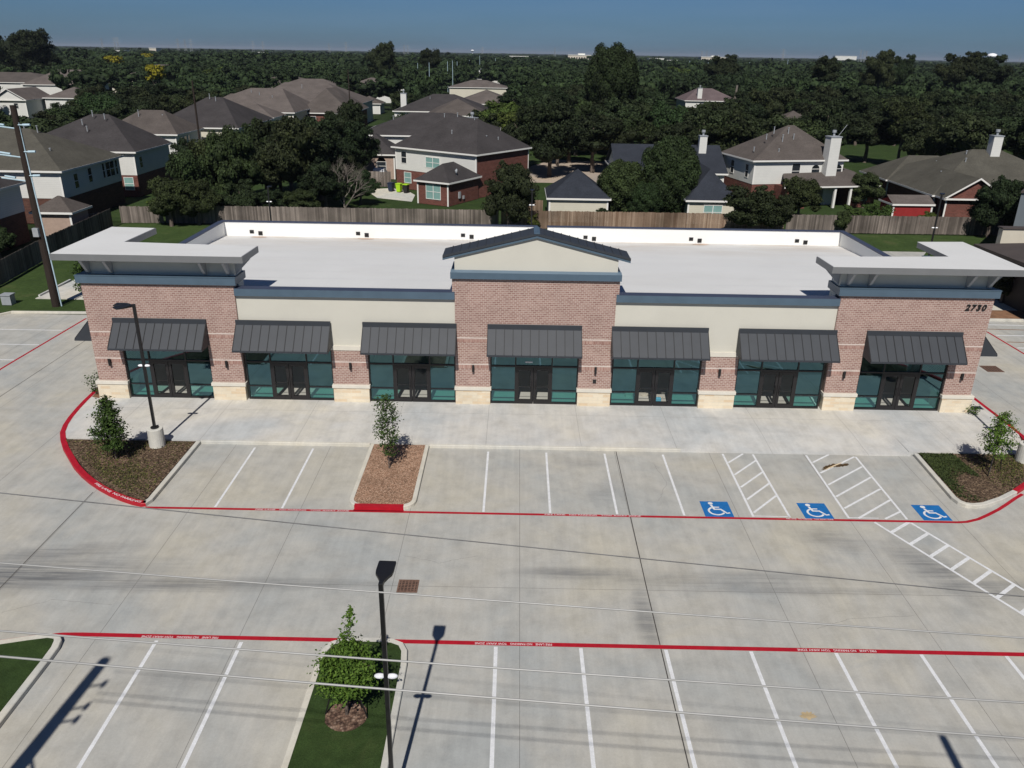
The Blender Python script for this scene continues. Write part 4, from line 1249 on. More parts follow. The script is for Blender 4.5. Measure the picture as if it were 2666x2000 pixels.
young_tree("young_tree", -20.6, 3.85, .14, 3.3, [(.20, .30), (.32, .82), (.45, .58), (.65, .48), (.85, .32), (1.0, .06)], "dark green conical young tree in the left planting bed", m_leaf, .062, 4300, 3, nb=60, stakes=((.55, .1), (-.5, .2)))
young_tree("young_tree", -7.95, 3.45, .14, 3.75, [(.22, .22), (.35, .42), (.6, .54), (.8, .56), (.93, .34), (1.0, .1)], "slender airy young tree in the pink gravel bed", m_leaf, .060, 1500, 5, nb=40, trunk_r=.028)
young_tree("young_tree", 19.75, 4.1, .14, 3.15, [(.30, .45), (.45, .72), (.65, .55), (.85, .4), (1.0, .12)], "light green young tree in the right planting bed", m_leaf_b, .055, 2400, 8, nb=40, stakes=((.6, .15), (-.3, -.4)))
tm = young_tree("young_tree", -6.95, -11.28, .15, 2.55, [(.36, .42), (.48, .72), (.62, .78), (.76, .58), (.88, .32), (1.0, .12)], "bushy bright green young tree in the middle grass island", m_leaf_b, .052, 9500, 11, nb=80, lean=(.12, 0), stakes=((.62, -.1), (-.62, 0), (.4, .25), (-.35, .35)), trunk_r=.045)
rng = np.random.default_rng(4)
k = rng.uniform(0, 1, 260)[:, None]
c = np.array([.13, .0, 2.35]) + k * np.array([.22, 0, 1.4]) + rng.normal(0, 1, (260, 3)) * (.12 - .07 * k)
V, F = leaf_quads(c, np.tile([0, 0, 1.0], (260, 1)), .055, rng)
link("top_shoot", np_mesh("top_shoot", V, F, m_leaf_b), None, tm)
young_tree("young_tree", -34.7, 29.3, 0, 3.4, [(.15, .3), (.4, .6), (.7, .55), (1, .15)], "slim dark young tree beside the concrete pad behind the left lot", m_leaf, .11, 900, 21, nb=26)
young_tree("shrub", -25.05, 11.45, .15, .85, [(.1, .35), (.5, .55), (1, .5)], "small spiky shrub at the left corner of the shop building", m_leaf, .06, 520, 22, "shrub", nb=22, trunk_r=.012)
young_tree("shrub", 22.35, 10.6, .15, .42, [(.1, .2), (.5, .28), (1, .15)], "low green plant at the right corner of the shop building", m_leaf_b, .05, 220, 23, "shrub", nb=12, trunk_r=.01)


def ground_cover(name, poly, n, size, mat, label, seed, hz=.14):
    rng = np.random.default_rng(seed)
    xs = [p[0] for p in poly]; ys = [p[1] for p in poly]
    out = []
    nf = rng.uniform(-1, 1, (12, 2)) * 1.6; ph = rng.uniform(0, 6, 12)
    while len(out) < n:
        x, y = rng.uniform(min(xs), max(xs)), rng.uniform(min(ys), max(ys))
        ins = False; j = len(poly) - 1
        for i in range(len(poly)):
            if (poly[i][1] > y) != (poly[j][1] > y) and x < (poly[j][0] - poly[i][0]) * (y - poly[i][1]) / (poly[j][1] - poly[i][1]) + poly[i][0]: ins = not ins
            j = i
        if not ins: continue
        d = np.sin(nf[:, 0] * x + nf[:, 1] * y + ph).sum() / 3.5
        if rng.uniform(-.9, 1.1) < d: out.append((x, y, hz + rng.uniform(0.0, .06)))
    P = np.array(out)
    V, F = leaf_quads(P, np.tile([0, -.3, 1.0], (len(P), 1)), size, rng, .45)
    o = link(name, np_mesh(name, V, F, mat))
    return tag(o, label, None, None, 'stuff')


ground_cover("ground_cover", [(-23.9, 5.7), (-22.6, 4.2), (-20.0, 1.75), (-18.6, .85), (-17.85, .5), (-17.8, 5.7)], 2600, .045, m_cover, "scattered weedy tufts on the left planting bed", 31)
ground_cover("ground_cover", [(17.3, 5.85), (17.1, 1.8), (17.7, 1.35), (19.2, 1.95), (18.9, 5.85)], 6500, .05, m_cover2, "dense dark ground cover on the left half of the right bed", 32)
ground_cover("ground_cover", [(19.0, 5.85), (19.2, 2.0), (20.9, 3.4), (22.3, 5.85)], 1500, .045, m_cover, "sparse tufts on the right half of the right bed", 33)

# ------------------------------------------------------------------ fences
def fence(label, pts, h, mat, seed, name="wooden_fence", pw=.15):
    r = random.Random(seed)
    b = MB()
    post = MB()
    for (xa, ya), (xb, yb) in zip(pts[:-1], pts[1:]):
        L_ = math.dist((xa, ya), (xb, yb)); n = int(L_ / pw)
        ux, uy = (xb - xa) / L_, (yb - ya) / L_
        for i in range(n):
            s = i * pw; w = pw * .93; hh = h + r.uniform(-.035, .035); o = r.uniform(-.012, .012)
            c = []
            for ds, dn in ((0, -.012), (w, -.012), (w, .012), (0, .012)):
                c.append((xa + ux * (s + ds) - uy * (dn + o), ya + uy * (s + ds) + ux * (dn + o)))
            z0 = r.uniform(0, .04)
            b.add([(p[0], p[1], z0) for p in c] + [(p[0], p[1], hh) for p in c], [(4, 5, 6, 7), (0, 1, 5, 4), (1, 2, 6, 5), (2, 3, 7, 6), (3, 0, 4, 7)])
        for i in range(int(L_ / 2.4) + 1):
            s = min(i * 2.4, L_)
            px, py = xa + ux * s - uy * .07, ya + uy * s + ux * .07
            post.box(px - .045, px + .045, py - .045, py + .045, 0, h - .1)
    t = empty(name, (0, 0, 0), 0, label, "fence")
    b.build("pickets", mat, t)
    post.build("posts", mat, t)
    return t


fence("grey weathered picket fence behind the left half of the shop building", [(-40.6, 58.6), (-4.2, 58.9)], 1.95, m_fence, 1)
fence("brown cedar picket fence behind the middle of the shop building", [(-4.0, 58.9), (27.0, 59.2)], 1.95, m_fence2, 2)
fence("grey brown weathered fence behind the right end of the shop building", [(27.2, 59.2), (56, 59.6)], 1.95, m_fence, 3)
fence("dark shaded fence along the left edge of the lawn", [(-42.6, 20), (-43.3, 32.6), (-44.5, 42), (-45.4, 56.5)], 1.9, m_fence, 4)
fence("short grey fence between the two left back yards", [(-49.3, 54.0), (-45.5, 54.2)], 1.8, m_fence, 5)
fence("grey picket fence joining the left yards under the leafy trees", [(-45.3, 58.2), (-40.8, 58.5)], 1.8, m_fence, 15)
fence("tall grey gate fence beside the white and brick house", [(-24.3, 86.6), (-20.0, 86.3)], 2.1, m_fence, 6)
fence("bright orange cedar fence in front of the small white house", [(-51.5, 209.5), (-44.0, 209.5)], 2.2, m_fence3, 7, pw=.4)
fence("brown fence piece left of the dark roofed garage", [(-3.5, 66), (.8, 66)], 1.9, m_fence2, 8)


# ------------------------------------------------------------------ houses
def house(label, x, y, rot, w, d, ze, rise, roofm, wallm, lower=None, lowz=2.7, oh=.45, style='hip', wins=(), vents=(), chimney=None, z0=0.0, insl=None, insr=None, ridge_y=.5, ridge=None, name="house", extra=None):
    """(x, y) is the front left corner of the eave rectangle, rot its heading; local x to the right, local y back"""
    t = empty(name, (x, y, z0), rad(rot), label, "house" if name == "house" else name.replace('_', ' '))
    a0, a1, c0, c1 = oh, w - oh, oh, d - oh
    if lower is not None:
        MB().box(a0, a1, c0, c1, 0, lowz).build("lower_wall", lower, t)
        MB().box(a0 - .03, a1 + .03, c0 - .03, c1 + .03, lowz, ze).build("wall", wallm, t)
    else:
        MB().box(a0, a1, c0, c1, 0, ze).build("wall", wallm, t)
    # corner boards
    MB().box(a0 - .05, a0 + .14, c0 - .06, c0 + .0, 0 if lower is None else lowz, ze - .02).build("corner_trim", m_trim, t)
    MB().box(a1 - .14, a1 + .05, c0 - .06, c0, 0 if lower is None else lowz, ze - .02).build("corner_trim", m_trim, t)
    b = MB(); zr = ze + rise
    th = .14
    if style == 'hip':
        if w >= d:
            il = d / 2 if insl is None else insl; ir = d / 2 if insr is None else insr
            r0, r1 = (il, d * ridge_y), (w - ir, d * ridge_y)
        else:
            il = w / 2 if insl is None else insl; ir = w / 2 if insr is None else insr
            r0, r1 = (w * ridge_y, il), (w * ridge_y, d - ir)
        if ridge: r0, r1 = [(q[0] - x, q[1] - y) for q in ridge]
        vs = [(0, 0, ze), (w, 0, ze), (w, d, ze), (0, d, ze), (r0[0], r0[1], zr), (r1[0], r1[1], zr)]
        if w >= d or ridge: fs = [(0, 1, 5, 4), (1, 2, 5), (2, 3, 4, 5), (3, 0, 4)]
        else: fs = [(0, 1, 4), (1, 2, 5, 4), (2, 3, 5), (3, 0, 4, 5)]
        b.add(vs, fs)
    elif style == 'gable_y':     # ridge runs back, gable faces front
        vs = [(0, 0, ze), (w, 0, ze), (w, d, ze), (0, d, ze), (w / 2, 0, zr), (w / 2, d, zr)]
        b.add(vs, [(0, 4, 5, 3), (1, 2, 5, 4)])
        b.add([(q[0], q[1], q[2] - .12) for q in vs], [(3, 5, 4, 0), (4, 5, 2, 1)])
        g = MB().add([(a0, c0, ze - .02), (a1, c0, ze - .02), (w / 2, c0, zr - .25)], [(0, 1, 2)])
        g.build("gable", wallm if lower is None else lower if extra == 'brickgable' else wallm, t)
        bb = MB()
        for s in ((0, w / 2), (w, w / 2)):
            bb.add([(s[0], -.03, ze - .16), (s[1], -.03, zr - .14), (s[1], -.03, zr + .06), (s[0], -.03, ze + .04), (s[0], .0, ze - .16), (s[1], .0, zr - .14), (s[1], .0, zr + .06), (s[0], .0, ze + .04)],
                   [(0, 1, 2, 3), (3, 2, 6, 7), (0, 4, 5, 1)])
        bb.build("rake_board", m_trim, t)
    else:                        # ridge runs sideways
        vs = [(0, 0, ze), (w, 0, ze), (w, d, ze), (0, d, ze), (0, d / 2, zr), (w, d / 2, zr)]
        b.add(vs, [(0, 1, 5, 4), (2, 3, 4, 5)])
        MB().add([(a0, c0, ze), (a0, c1, ze), (a0, d / 2, zr - .2)], [(0, 2, 1)]).build("gable", wallm, t)
        MB().add([(a1, c0, ze), (a1, c1, ze), (a1, d / 2, zr - .2)], [(0, 1, 2)]).build("gable", wallm, t)
    rf = b.build("roof", roofm, t)
    # fascia ring and soffit
    f = MB()
    f.box(0, w, -.03, 0, ze - .18, ze + .02).box(0, w, d, d + .03, ze - .18, ze + .02).box(-.03, 0, 0, d, ze - .18, ze + .02).box(w, w + .03, 0, d, ze - .18, ze + .02)
    f.build("fascia", m_trim, t)
    MB().add([(0, 0, ze - .16), (w, 0, ze - .16), (w, d, ze - .16), (0, d, ze - .16)], [(3, 2, 1, 0)]).build("soffit", m_trim, t)
    for (face, u, z, ww, wh, kind) in wins:
        m = MB(); p = MB(); e = .06
        if face == 'f': q = lambda s, o, zz: (s, c0 - .03 - o, zz)
        elif face == 'r': q = lambda s, o, zz: (a1 + .03 + o, s, zz)
        elif face == 'l': q = lambda s, o, zz: (a0 - .03 - o, s, zz)
        def slab(mb, s0, s1, z0_, z1_, o0, o1):
            v = [q(s0, o0, z0_), q(s1, o0, z0_), q(s1, o0, z1_), q(s0, o0, z1_), q(s0, o1, z0_), q(s1, o1, z0_), q(s1, o1, z1_), q(s0, o1, z1_)]
            mb.add(v, [(4, 5, 6, 7), (0, 4, 7, 3), (1, 2, 6, 5), (3, 7, 6, 2), (0, 1, 5, 4)])
        slab(m, u - ww / 2 - e, u - ww / 2, z - e, z + wh + e, 0, .05); slab(m, u + ww / 2, u + ww / 2 + e, z - e, z + wh + e, 0, .05)
        slab(m, u - ww / 2, u + ww / 2, z - e, z, 0, .05); slab(m, u - ww / 2, u + ww / 2, z + wh, z + wh + e, 0, .05)
        slab(m, u - ww / 2, u + ww / 2, z + wh / 2 - .03, z + wh / 2 + .03, 0, .045)
        if ww > 1.4: slab(m, u - .04, u + .04, z, z + wh / 2 - .03, 0, .047); slab(m, u - .04, u + .04, z + wh / 2 + .03, z + wh, 0, .047)
        fr = m.build("window", m_trim, t)
        slab(p, u - ww / 2, u + ww / 2, z, z + wh, 0, .02)
        if kind == 'arch':
            vs = [q(u + ww / 2 * math.cos(a), .02, z + wh + ww / 2 * math.sin(a)) for a in np.linspace(0, math.pi, 12)]
            p.add(vs, [tuple(range(12)), tuple(range(12))[::-1]])
        p.build("pane", m_blind if kind == 'blind' else m_pane, fr)
    for vx, vy, vh in vents:
        if w >= d:
            dd = min(vy / (d / 2), (d - vy) / (d / 2), vx / (d / 2), (w - vx) / (d / 2), 1)
        else: dd = min(vx / (w / 2), (w - vx) / (w / 2), vy / (w / 2), (d - vy) / (w / 2), 1)
        zz = ze + rise * dd
        MB().tube((vx, vy, zz - .1), (vx, vy, zz + vh), .06, n=7).tube((vx, vy, zz + vh), (vx, vy, zz + vh + .08), .11, n=7).build("vent_pipe", m_galv2, rf)
    if chimney:
        cx, cy, cw, cdp, cz0, cz1 = chimney
        c = MB().box(cx - cw / 2, cx + cw / 2, cy - cdp / 2, cy + cdp / 2, cz0, cz1).build("chimney", m_sid, t)
        MB().box(cx - cw / 2 - .07, cx + cw / 2 + .07, cy - cdp / 2 - .07, cy + cdp / 2 + .07, cz1, cz1 + .1).tube((cx, cy, cz1 + .1), (cx, cy, cz1 + .6), .14, n=10).tube((cx, cy, cz1 + .5), (cx, cy, cz1 + .8), .26, .26, 10).build("flue_cap", m_galv2, c)
    return t


W2 = ('f', 2.4, 3.6, 1.0, 1.4, 'dark')
# left row, nearest first
h = house("white two storey house with dark brown roof cropped by the left edge", -66, 37.5, 0, 16.5, 11.8, 5.6, 2.7, m_sh_dark, m_sid, m_umber, 2.9, wins=(('r', 5.5, 3.5, 1.6, 1.4, 'dark'), ('f', 13, 3.6, 1.2, 1.4, 'dark')), vents=((12, 7, .3),))
house("tan brick lean-to with small brown hip roof beside the cropped left house", -49.9, 49.4, 0, 4.2, 4.0, 2.7, 1.3, m_sh_brown, m_tan, oh=.35, name="garden_room")
house("large white over brick house with olive grey roof behind the utility pole", -66.0, 56.7, 0, 16.0, 14.2, 5.6, 3.6, m_sh_olive, m_sid, m_umber, 2.7, ridge=((-60.5, 63.8), (-56.6, 63.8)), wins=(('r', 3.3, 3.4, .8, 1.5, 'dark'), ('r', 6.4, 3.6, .8, 1.5, 'dark'), ('r', 11.2, 3.6, 2.0, 1.6, 'dark'), ('r', 9.6, 3.6, .5, 1.6, 'dark'), ('r', 12.8, 3.6, .5, 1.6, 'dark')), vents=((10.2, 7.2, .9), (8.0, 8.5, .9), (13, 4, .3)))
house("white and brick house with brown black roof and roof vents, second in the left row", -66.3, 74.4, 0, 16.2, 11.6, 5.6, 3.95, m_sh_dark, m_sid, m_red_b, 2.7, ridge=((-58.2, 81.2), (-56.0, 81.2)), wins=(('r', 2.0, 3.5, .8, 1.3, 'dark'), ('f', 14.6, .9, 1.1, 1.5, 'blind')), vents=((8.0, 4.2, .5), (9.0, 3.2, .5), (10.5, 5.2, .5), (8.8, 5.6, .6)))
house("white house with brown hip roof, third in the left row", -66, 97.0, 0, 12.2, 11.2, 5.6, 3.1, m_sh_brown, m_sid, None, ridge=((-61.2, 102.6), (-57.7, 102.6)), wins=(('r', 2.6, 3.4, .7, 1.6, 'dark'), ('r', 4.0, 3.4, 1.0, 1.6, 'dark'), ('r', 5.4, 3.4, .7, 1.6, 'dark')), vents=((5, 4, .9), (8.5, 4.5, .4)))
house("cream sided house with steep dark roof, fourth in the left row", -63.5, 109.2, 0, 15.0, 21, 5.6, 4.2, m_sh_dark, m_sid2, None, ridge=((-57.1, 120.3), (-54.4, 120.3)), wins=(('r', 6, 3.6, 1.2, 1.4, 'dark'), ('r', 11, 3.6, 1.2, 1.4, 'dark')), vents=((7.2, 10, .7), (8.4, 9.5, .6), (11, 8, .4)))
house("long taupe roofed house with cream end wall in the left middle distance", -72, 146.5, 0, 23.1, 22, 5.6, 4.3, m_sh_taupe, m_sid2, None, ridge=((-60.6, 156.5), (-53.8, 156.5)), wins=(('f', 21.3, 3.0, 1.2, 1.5, 'dark'),), vents=((12, 8, .8), (14, 7, .8), (17, 6, .6), (19, 6, .4)))
house("lower brown wing with flat ridge left of the long taupe roofed house", -71, 150, 0, 14, 12, 5.4, 3.3, m_sh_brown, m_sid)
house("taupe roofed lower wing before the long taupe roofed house", -62, 137.4, 0, 11.3, 9.5, 5.2, 2.4, m_sh_taupe, m_sid, None)
house("brown hip roofed house behind the long taupe one", -69, 176, 0, 27, 28, 5.4, 4.6, m_sh_taupe, m_sid, None, ridge=((-62.3, 190), (-51.3, 190)), wins=(('f', 16, 2.8, 3, 2, 'dark'),), vents=((12, 10, .8),))
house("taupe dormered house with dark window right of the long taupe one", -51.2, 158.6, 0, 11.8, 22, 4.8, 4.9, m_sh_brown, m_red_b, None, ridge=((-46.5, 166), (-45.6, 173)), wins=(('f', 9.5, 2, 1.2, 1.6, 'dark'), ('f', 3.0, 2.4, 1.2, 1.6, 'dark')))
house("small white fronted house behind the orange fence", -52.5, 227, 0, 8.6, 9, 3.0, 2.0, m_sh_brown, m_sid, None, wins=(('f', 2.0, 1.2, 2.4, .9, 'blind'),))
house("pale grey roofed house at the far left above the woods", -169, 256, 4, 22, 18, 5.6, 4.6, m_sh_taupe, m_sid, None, insr=4, insl=9)
house("white gabled house with taupe roof at the far left edge", -138.5, 189, 3, 9, 15, 4.6, 2.7, m_sh_taupe, m_sid, None, style='gable_y', wins=(('f', 6, 2.6, 1.0, 1.2, 'dark'),))
house("taupe side roof stepping back from the far left white gable", -130, 198, 0, 12, 12, 4.8, 2.6, m_sh_taupe, m_sid)
house("brown roofed house at the far left edge below the big dark tree", -205, 270, 0, 38, 26, 5.6, 3.0, m_sh_brown, m_sid)
house("distant brown roof left of the yellow flowering trees", -172, 325, 0, 22, 20, 5.6, 3.0, m_sh_brown, m_sid2)
house("distant taupe roof below the golden flowering tree", -215, 435, 0, 34, 24, 5.6, 3.4, m_sh_taupe, m_sid)
house("distant taupe roof right of the golden flowering tree", -196, 400, 12, 24, 22, 5.6, 3.0, m_sh_taupe, m_sid)
house("distant grey brown roofed house above the long taupe roofs", -104, 296, 0, 22, 18, 5.6, 3.0, m_sh_brown, m_sid)
house("distant grey hip roof behind the taupe roofed group", -88, 262, 0, 26, 18, 5.4, 3.0, m_sh_taupe, m_sid)
house("distant taupe house above the lawn in the middle left", -66, 284, 0, 17, 16, 5.6, 2.9, m_sh_taupe, m_sid, wins=(('f', 4, 2, 3, 1.2, 'blind'),))
house("distant two tone house left of the bright green trees", -62, 365, 0, 22, 18, 5.6, 2.9, m_sh_taupe, m_sid)
# centre
house("big two storey house, white front and red brick side, dark hip roof", -7.6, 77.3, 145.2 - 180 + 0, 0, 0, 0, 0, m_sh_dark, m_sid) if False else None
ang = math.degrees(math.atan2(77.3 - 85.9, -7.6 + 19.9))
hm = house("big two storey house with white front, red brick side and dark hip roof", -19.9, 85.9, ang, 15.0, 12.6, 5.6, 3.9, m_sh_dark, m_sid, m_red_b, 2.55, insl=5.2, insr=4.7,
           wins=(('f', 2.0, 3.5, .9, 1.5, 'dark'), ('f', 7.2, 3.3, 2.4, 1.3, 'blind'), ('f', 2.6, .9, 1.2, 1.35, 'blind'), ('r', 1.6, 3.6, .9, 1.5, 'dark'), ('r', 5.0, .6, 1.5, 1.8, 'dark')),
           vents=((6.3, 6.9, .8), (5.2, 7.3, .5), (10.0, 6.0, .9), (8.3, 3.2, .4), (12.8, 5.0, .5), (13.4, 6.8, .6)), chimney=(7.8, 8.3, 1.1, 1.1, 6, 9.3))
MB().box(14.56, 14.64, .42, 12.2, 0, 5.55).build("brick_side_wall", m_red_b, hm)
MB().box(14.5, 14.70, .30, .42, 0, 5.5).build("downpipe", m_trim, hm)
MB().box(14.5, 14.70, 12.2, 12.3, 0, 5.5).build("downpipe", m_trim, hm)
ang2 = math.degrees(math.atan2(71.0 - 73.5, -10.8 + 15.4))
hx = house("single storey red brick extension with charcoal hip roof at the big two storey house", -15.35, 73.6, ang2, 5.3, 7.8, 2.9, 1.9, m_sh_dark, m_red_b, oh=.35, wins=(('f', 2.75, .75, 2.1, 1.75, 'blind'),), name="house_extension")
hx['category'] = "house wing"
MB().tube((4.5, 3.0, 3.3), (4.5, 3.0, 4.0), .03, n=6).tube((4.5, 2.9, 4.0), (4.4, 2.75, 4.05), .3, .02, 12).build("satellite_dish", m_galv2, hx)
MB().box(4.96, 5.12, 2.6, 3.0, .7, 1.5).box(4.96, 5.1, 3.6, 3.9, .5, .9).build("meter_box", m_galv2, hx)
hN = house("white house with wide charcoal roof behind the big two storey house", -27.4, 101.5, 0, 22, 17.5, 5.6, 2.9, m_sh_dark, m_sid, None, insl=7.5, insr=8, vents=((4.5, 8, .8), (13, 7, .5)))
house("tan brick garage with arched window and dark pyramid roof", -27.5, 93.5, 0, 7.2, 8.2, 3.6, 2.6, m_sh_dark, m_tan, oh=.35, wins=(('f', 4.9, 1.3, 1.3, 1.2, 'arch'),), name="garage")
house("dark hip roofed house with pale chimney behind the charcoal roofs", -31, 163, 0, 22, 17, 5.2, 3.4, m_sh_dark, m_sid, chimney=(2.2, 3.5, 1.3, 1.3, 3, 8.8), wins=(), vents=((8, 6, .4),))
house("brown hip roofed house in the centre, right of the dark one", -21.5, 153, 8, 13, 14, 5.0, 3.2, m_sh_brown, m_sid)
house("taupe hip roofed house in the centre before the bright green trees", -19, 188, 0, 16, 20, 5.6, 3.0, m_sh_taupe, m_sid, wins=(('f', 13, 3, 1.5, 1.2, 'blind'),))
house("white trimmed far house among the trees left of the street lamps", -31, 318, 0, 24, 18, 4.6, 2.6, m_sh_taupe, m_sid2)
house("distant house with two white chimneys in the centre", -27, 430, 0, 17, 16, 4.6, 2.6, m_sh_slate, m_sid, chimney=(4, 3, 2, 2, 2, 9), wins=())
# right
house("cream garage with slate blue pyramid roof behind the brown fence, left of the oaks", 1.0, 62.7, 0, 7.25, 7.4, 2.7, 2.8, m_sh_slate, m_sid2, oh=.3, name="garage")
house("slate blue roofed garage wing with pale blinds, right of the oaks", 16.7, 62.8, 0, 6.2, 13, 2.7, 3.1, m_sh_slate, m_sid2, oh=.35, wins=(('f', 3.2, .6, 2.0, 1.5, 'blind'),), name="garage")
house("slate blue roofed house hidden behind the oaks with a white gable and chimney", 10.5, 80, 0, 15.0, 13, 3.4, 3.0, m_sh_slate, m_sid, style='side', chimney=(12.3, 5.0, 1.0, 1.0, 3, 7.7))
hw = house("white two storey house with tall white chimney and brown roof", 27.5, 76.1, 12.0, 13.4, 9.8, 5.6, 3.9, m_sh_brown, m_sid, m_red_b, 2.6, insl=6.9, insr=5.6, wins=(('f', 6.3, 3.3, 1.1, 1.8, 'dark'), ('f', 9.1, 2.9, 1.1, 1.5, 'arch'), ('f', 12.3, 2.9, 1.1, 1.5, 'arch'), ('l', 2.2, 3.3, .8, 1.6, 'dark'), ('l', 6.4, 3.3, .9, 1.6, 'dark')),
           vents=((3.0, 3.0, .5), (4.4, 3.8, .7), (5.1, 2.6, .8), (6.4, 3.7, .7), (6.8, 2.9, .6), (4.0, 1.2, .3), (1.2, 2.5, .4)), chimney=None)
c = MB().box(9.95, 11.40, -.75, .6, 0, 8.45).build("chimney", m_sid, hw)
MB().box(9.88, 11.47, -.82, .67, 8.45, 8.57).tube((10.7, 0, 8.57), (10.7, 0, 9.1), .14, n=10).tube((10.7, 0, 9.0), (10.7, 0, 9.3), .26, n=10).build("flue_cap", m_galv2, c)
MB().tube((11.3, .2, 8.3), (12.6, .4, 9.9), .03, n=6).build("antenna", m_galv2, hw)
pr = MB()
pr.add([(2.9, -3.3, 2.75), (16.4, -3.3, 2.75), (14.6, .4, 4.1), (13.6, 3.5, 4.6), (4.5, .3, 3.9), (16.4, 4.5, 2.75)], [(0, 1, 2, 4), (1, 5, 3, 2), (4, 2, 3)])
pr.build("porch_roof", m_sh_brown, hw)
MB().box(2.9, 16.4, -3.36, -3.28, 2.6, 2.78).build("porch_fascia", m_trim, hw)
for px in (4.0, 10.2, 12.4): MB().box(px - .14, px + .14, -3.15, -2.87, 0, 2.6).build("porch_post", m_trim, hw)
MB().box(3.6, 6.2, -3.0, .4, 0, 2.6).build("porch_brick_wall", m_red_b, hw)
MB().box(12.8, 16.0, -3.0, .4, 0, 2.6).build("porch_brick_wall", m_red_b, hw)
MB().box(13.9, 14.9, -3.05, -3.0, .8, 2.0).build("window", m_blind, hw)
hb_ = house("single storey house with broad grey brown roof and white chimney at the far right", 46.6, 67.5, 0, 21, 19.5, 3.0, 4.4, m_sh_olive, m_red_b, None, ridge=((55.0, 76.6), (58.5, 76.6)), chimney=(10.6, 8.2, 1.15, 1.15, 5, 9.1), vents=((6.5, 6.5, .6), (7.4, 8.4, .9), (3.5, 6, .4), (5.2, 11, .3)))
house("low left part of the broad roofed house at the far right", 46.4, 80, 0, 13, 9, 3.0, 2.7, m_sh_olive, m_red_b, None, name="house_wing")['category'] = "house wing"
hg = house("red brick gabled wing with half round window in front of the far right house", 46.9, 65.2, 0, 7.4, 10, 3.0, 2.3, m_sh_olive, m_red_b, None, style='gable_y', name="house_wing")
hg['category'] = "house wing"
vs = [(4.3 + 1.05 * math.cos(a), .38, 2.35 + .85 * math.sin(a)) for a in np.linspace(0, math.pi, 14)]
MB().add(vs, [tuple(range(14)), tuple(range(14))[::-1]]).build("half_round_window", m_blind, hg)
house("small red garden shed with grey roof behind the right fence", 41.0, 65.0, 2, 5.0, 3.6, 2.3, .8, m_sh_taupe, pmat("red shed paint", (0.25, 0.02, 0.02), .1, 2), oh=.2, style='side', name="garden_shed")
house("mauve roofed house alone in the woods, right of centre", 46.5, 222, 0, 16.5, 16, 5.6, 3.2, m_sh_mauve, m_sid, insl=5, insr=7, chimney=(4.6, 2, 1.3, 1.3, 4, 9.0))
house("brown roof corner showing in the woods above the white house", 54.5, 154, 0, 7, 7, 5.0, 2.0, m_sh_brown, m_sid)
house("far house with white chimneys in the woods right of the mauve roof", 195, 655, 0, 24, 20, 4, 3, m_sh_taupe, m_sid, chimney=(3, 3, 2.4, 2.4, 2, 10))
# neighbour commercial building at the right edge
nb = empty("neighbour_building", (36, 28, 0), 0, "brown roofed commercial building with cream parapet at the right edge", "building")
MB().box(0.3, 26, -6, 8.6, 0, 3.6).build("wall", m_nb_wall, nb)
MB().add([(-1.1, -8, 4.25), (26, -8, 4.25), (26, 8.9, 4.35), (-1.1, 8.2, 3.95), (4, 5.5, 4.75), (26, 5.5, 4.75), (-1.1, -8, 4.0), (-1.1, 8.2, 3.7), (26, -8, 4.0)], [(0, 4, 3), (0, 1, 5, 4), (4, 5, 2, 3), (0, 3, 7, 6), (0, 6, 8, 1)]).build("canopy_roof", m_nb_roof, nb)
MB().box(1.6, 26, 9.2, 9.8, 0, 5.0).build("parapet", m_nb_cream, nb)
MB().box(1.5, 26, 9.1, 9.9, 5.0, 5.12).build("parapet_cap", m_nb_roof, nb)
wb = empty("warehouse", (45.6, 49, 0), 0, "blue grey panel building behind the cream parapet at the right edge", "building")
MB().prism([(0, 0), (22, 0), (22, 7), (5.5, 7)], 0, 6.2).build("wall", m_nb_grey, wb)
MB().prism([(-.2, -.2), (22.3, -.2), (22.3, 7.3), (5.4, 7.3)], 6.2, 6.4).build("roof", m_nb_roof, wb)
MB().box(1.1, 1.7, -.35, 0, 3.2, 3.8).tube((1.3, -.2, 3.2), (1.1, -.2, 0), .06, n=6).box(2.4, 2.9, -.2, 0, 3.6, 4.0).build("meter_box", m_black, wb)

# yard things
t = empty("umbrella", (-52.0, 72.0, 0), 0, "folded pink red patio umbrella beside the shaded brick wall", "umbrella")
MB().tube((0, 0, 0), (0, 0, 2.5), .03, n=6).build("pole", m_galv2, t)
MB().tube((0, 0, .7), (0, 0, 2.3), .28, .08, 10).build("folded_canopy", pmat("faded red canvas", (0.42, 0.12, 0.13), .15, 3), t)
def wheelie_bin(x, y, mat, label, lid=None):
    t = empty("wheelie_bin", (x, y, 0), rad(-20), label, "bin", "wheelie bins by the brick house")
    MB().add([(-.26, -.3, .1), (.26, -.3, .1), (.26, .3, .1), (-.26, .3, .1), (-.34, -.38, 1.1), (.34, -.38, 1.1), (.34, .4, 1.1), (-.34, .4, 1.1)],
             [(0, 3, 2, 1), (4, 5, 6, 7), (0, 1, 5, 4), (1, 2, 6, 5), (2, 3, 7, 6), (3, 0, 4, 7)]).build("bin_body", mat, t)
    MB().box(-.37, .37, -.42, .44, 1.1, 1.18).build("lid", lid or mat, t)
    MB().tube((-.32, .3, .13), (.32, .3, .13), .13, n=10).build("wheels", m_black, t)
m_navy = pmat("navy plastic", (0.02, 0.03, 0.06), .1, 2, .5)
wheelie_bin(-19.6, 82.6, m_navy, "navy wheelie bin left of the lime green one", None)
wheelie_bin(-18.4, 82.0, m_lime, "lime green wheelie bin between two dark bins", m_lime)
wheelie_bin(-17.4, 81.5, m_black, "black wheelie bin with lime lid nearest the brick wall", m_lime)


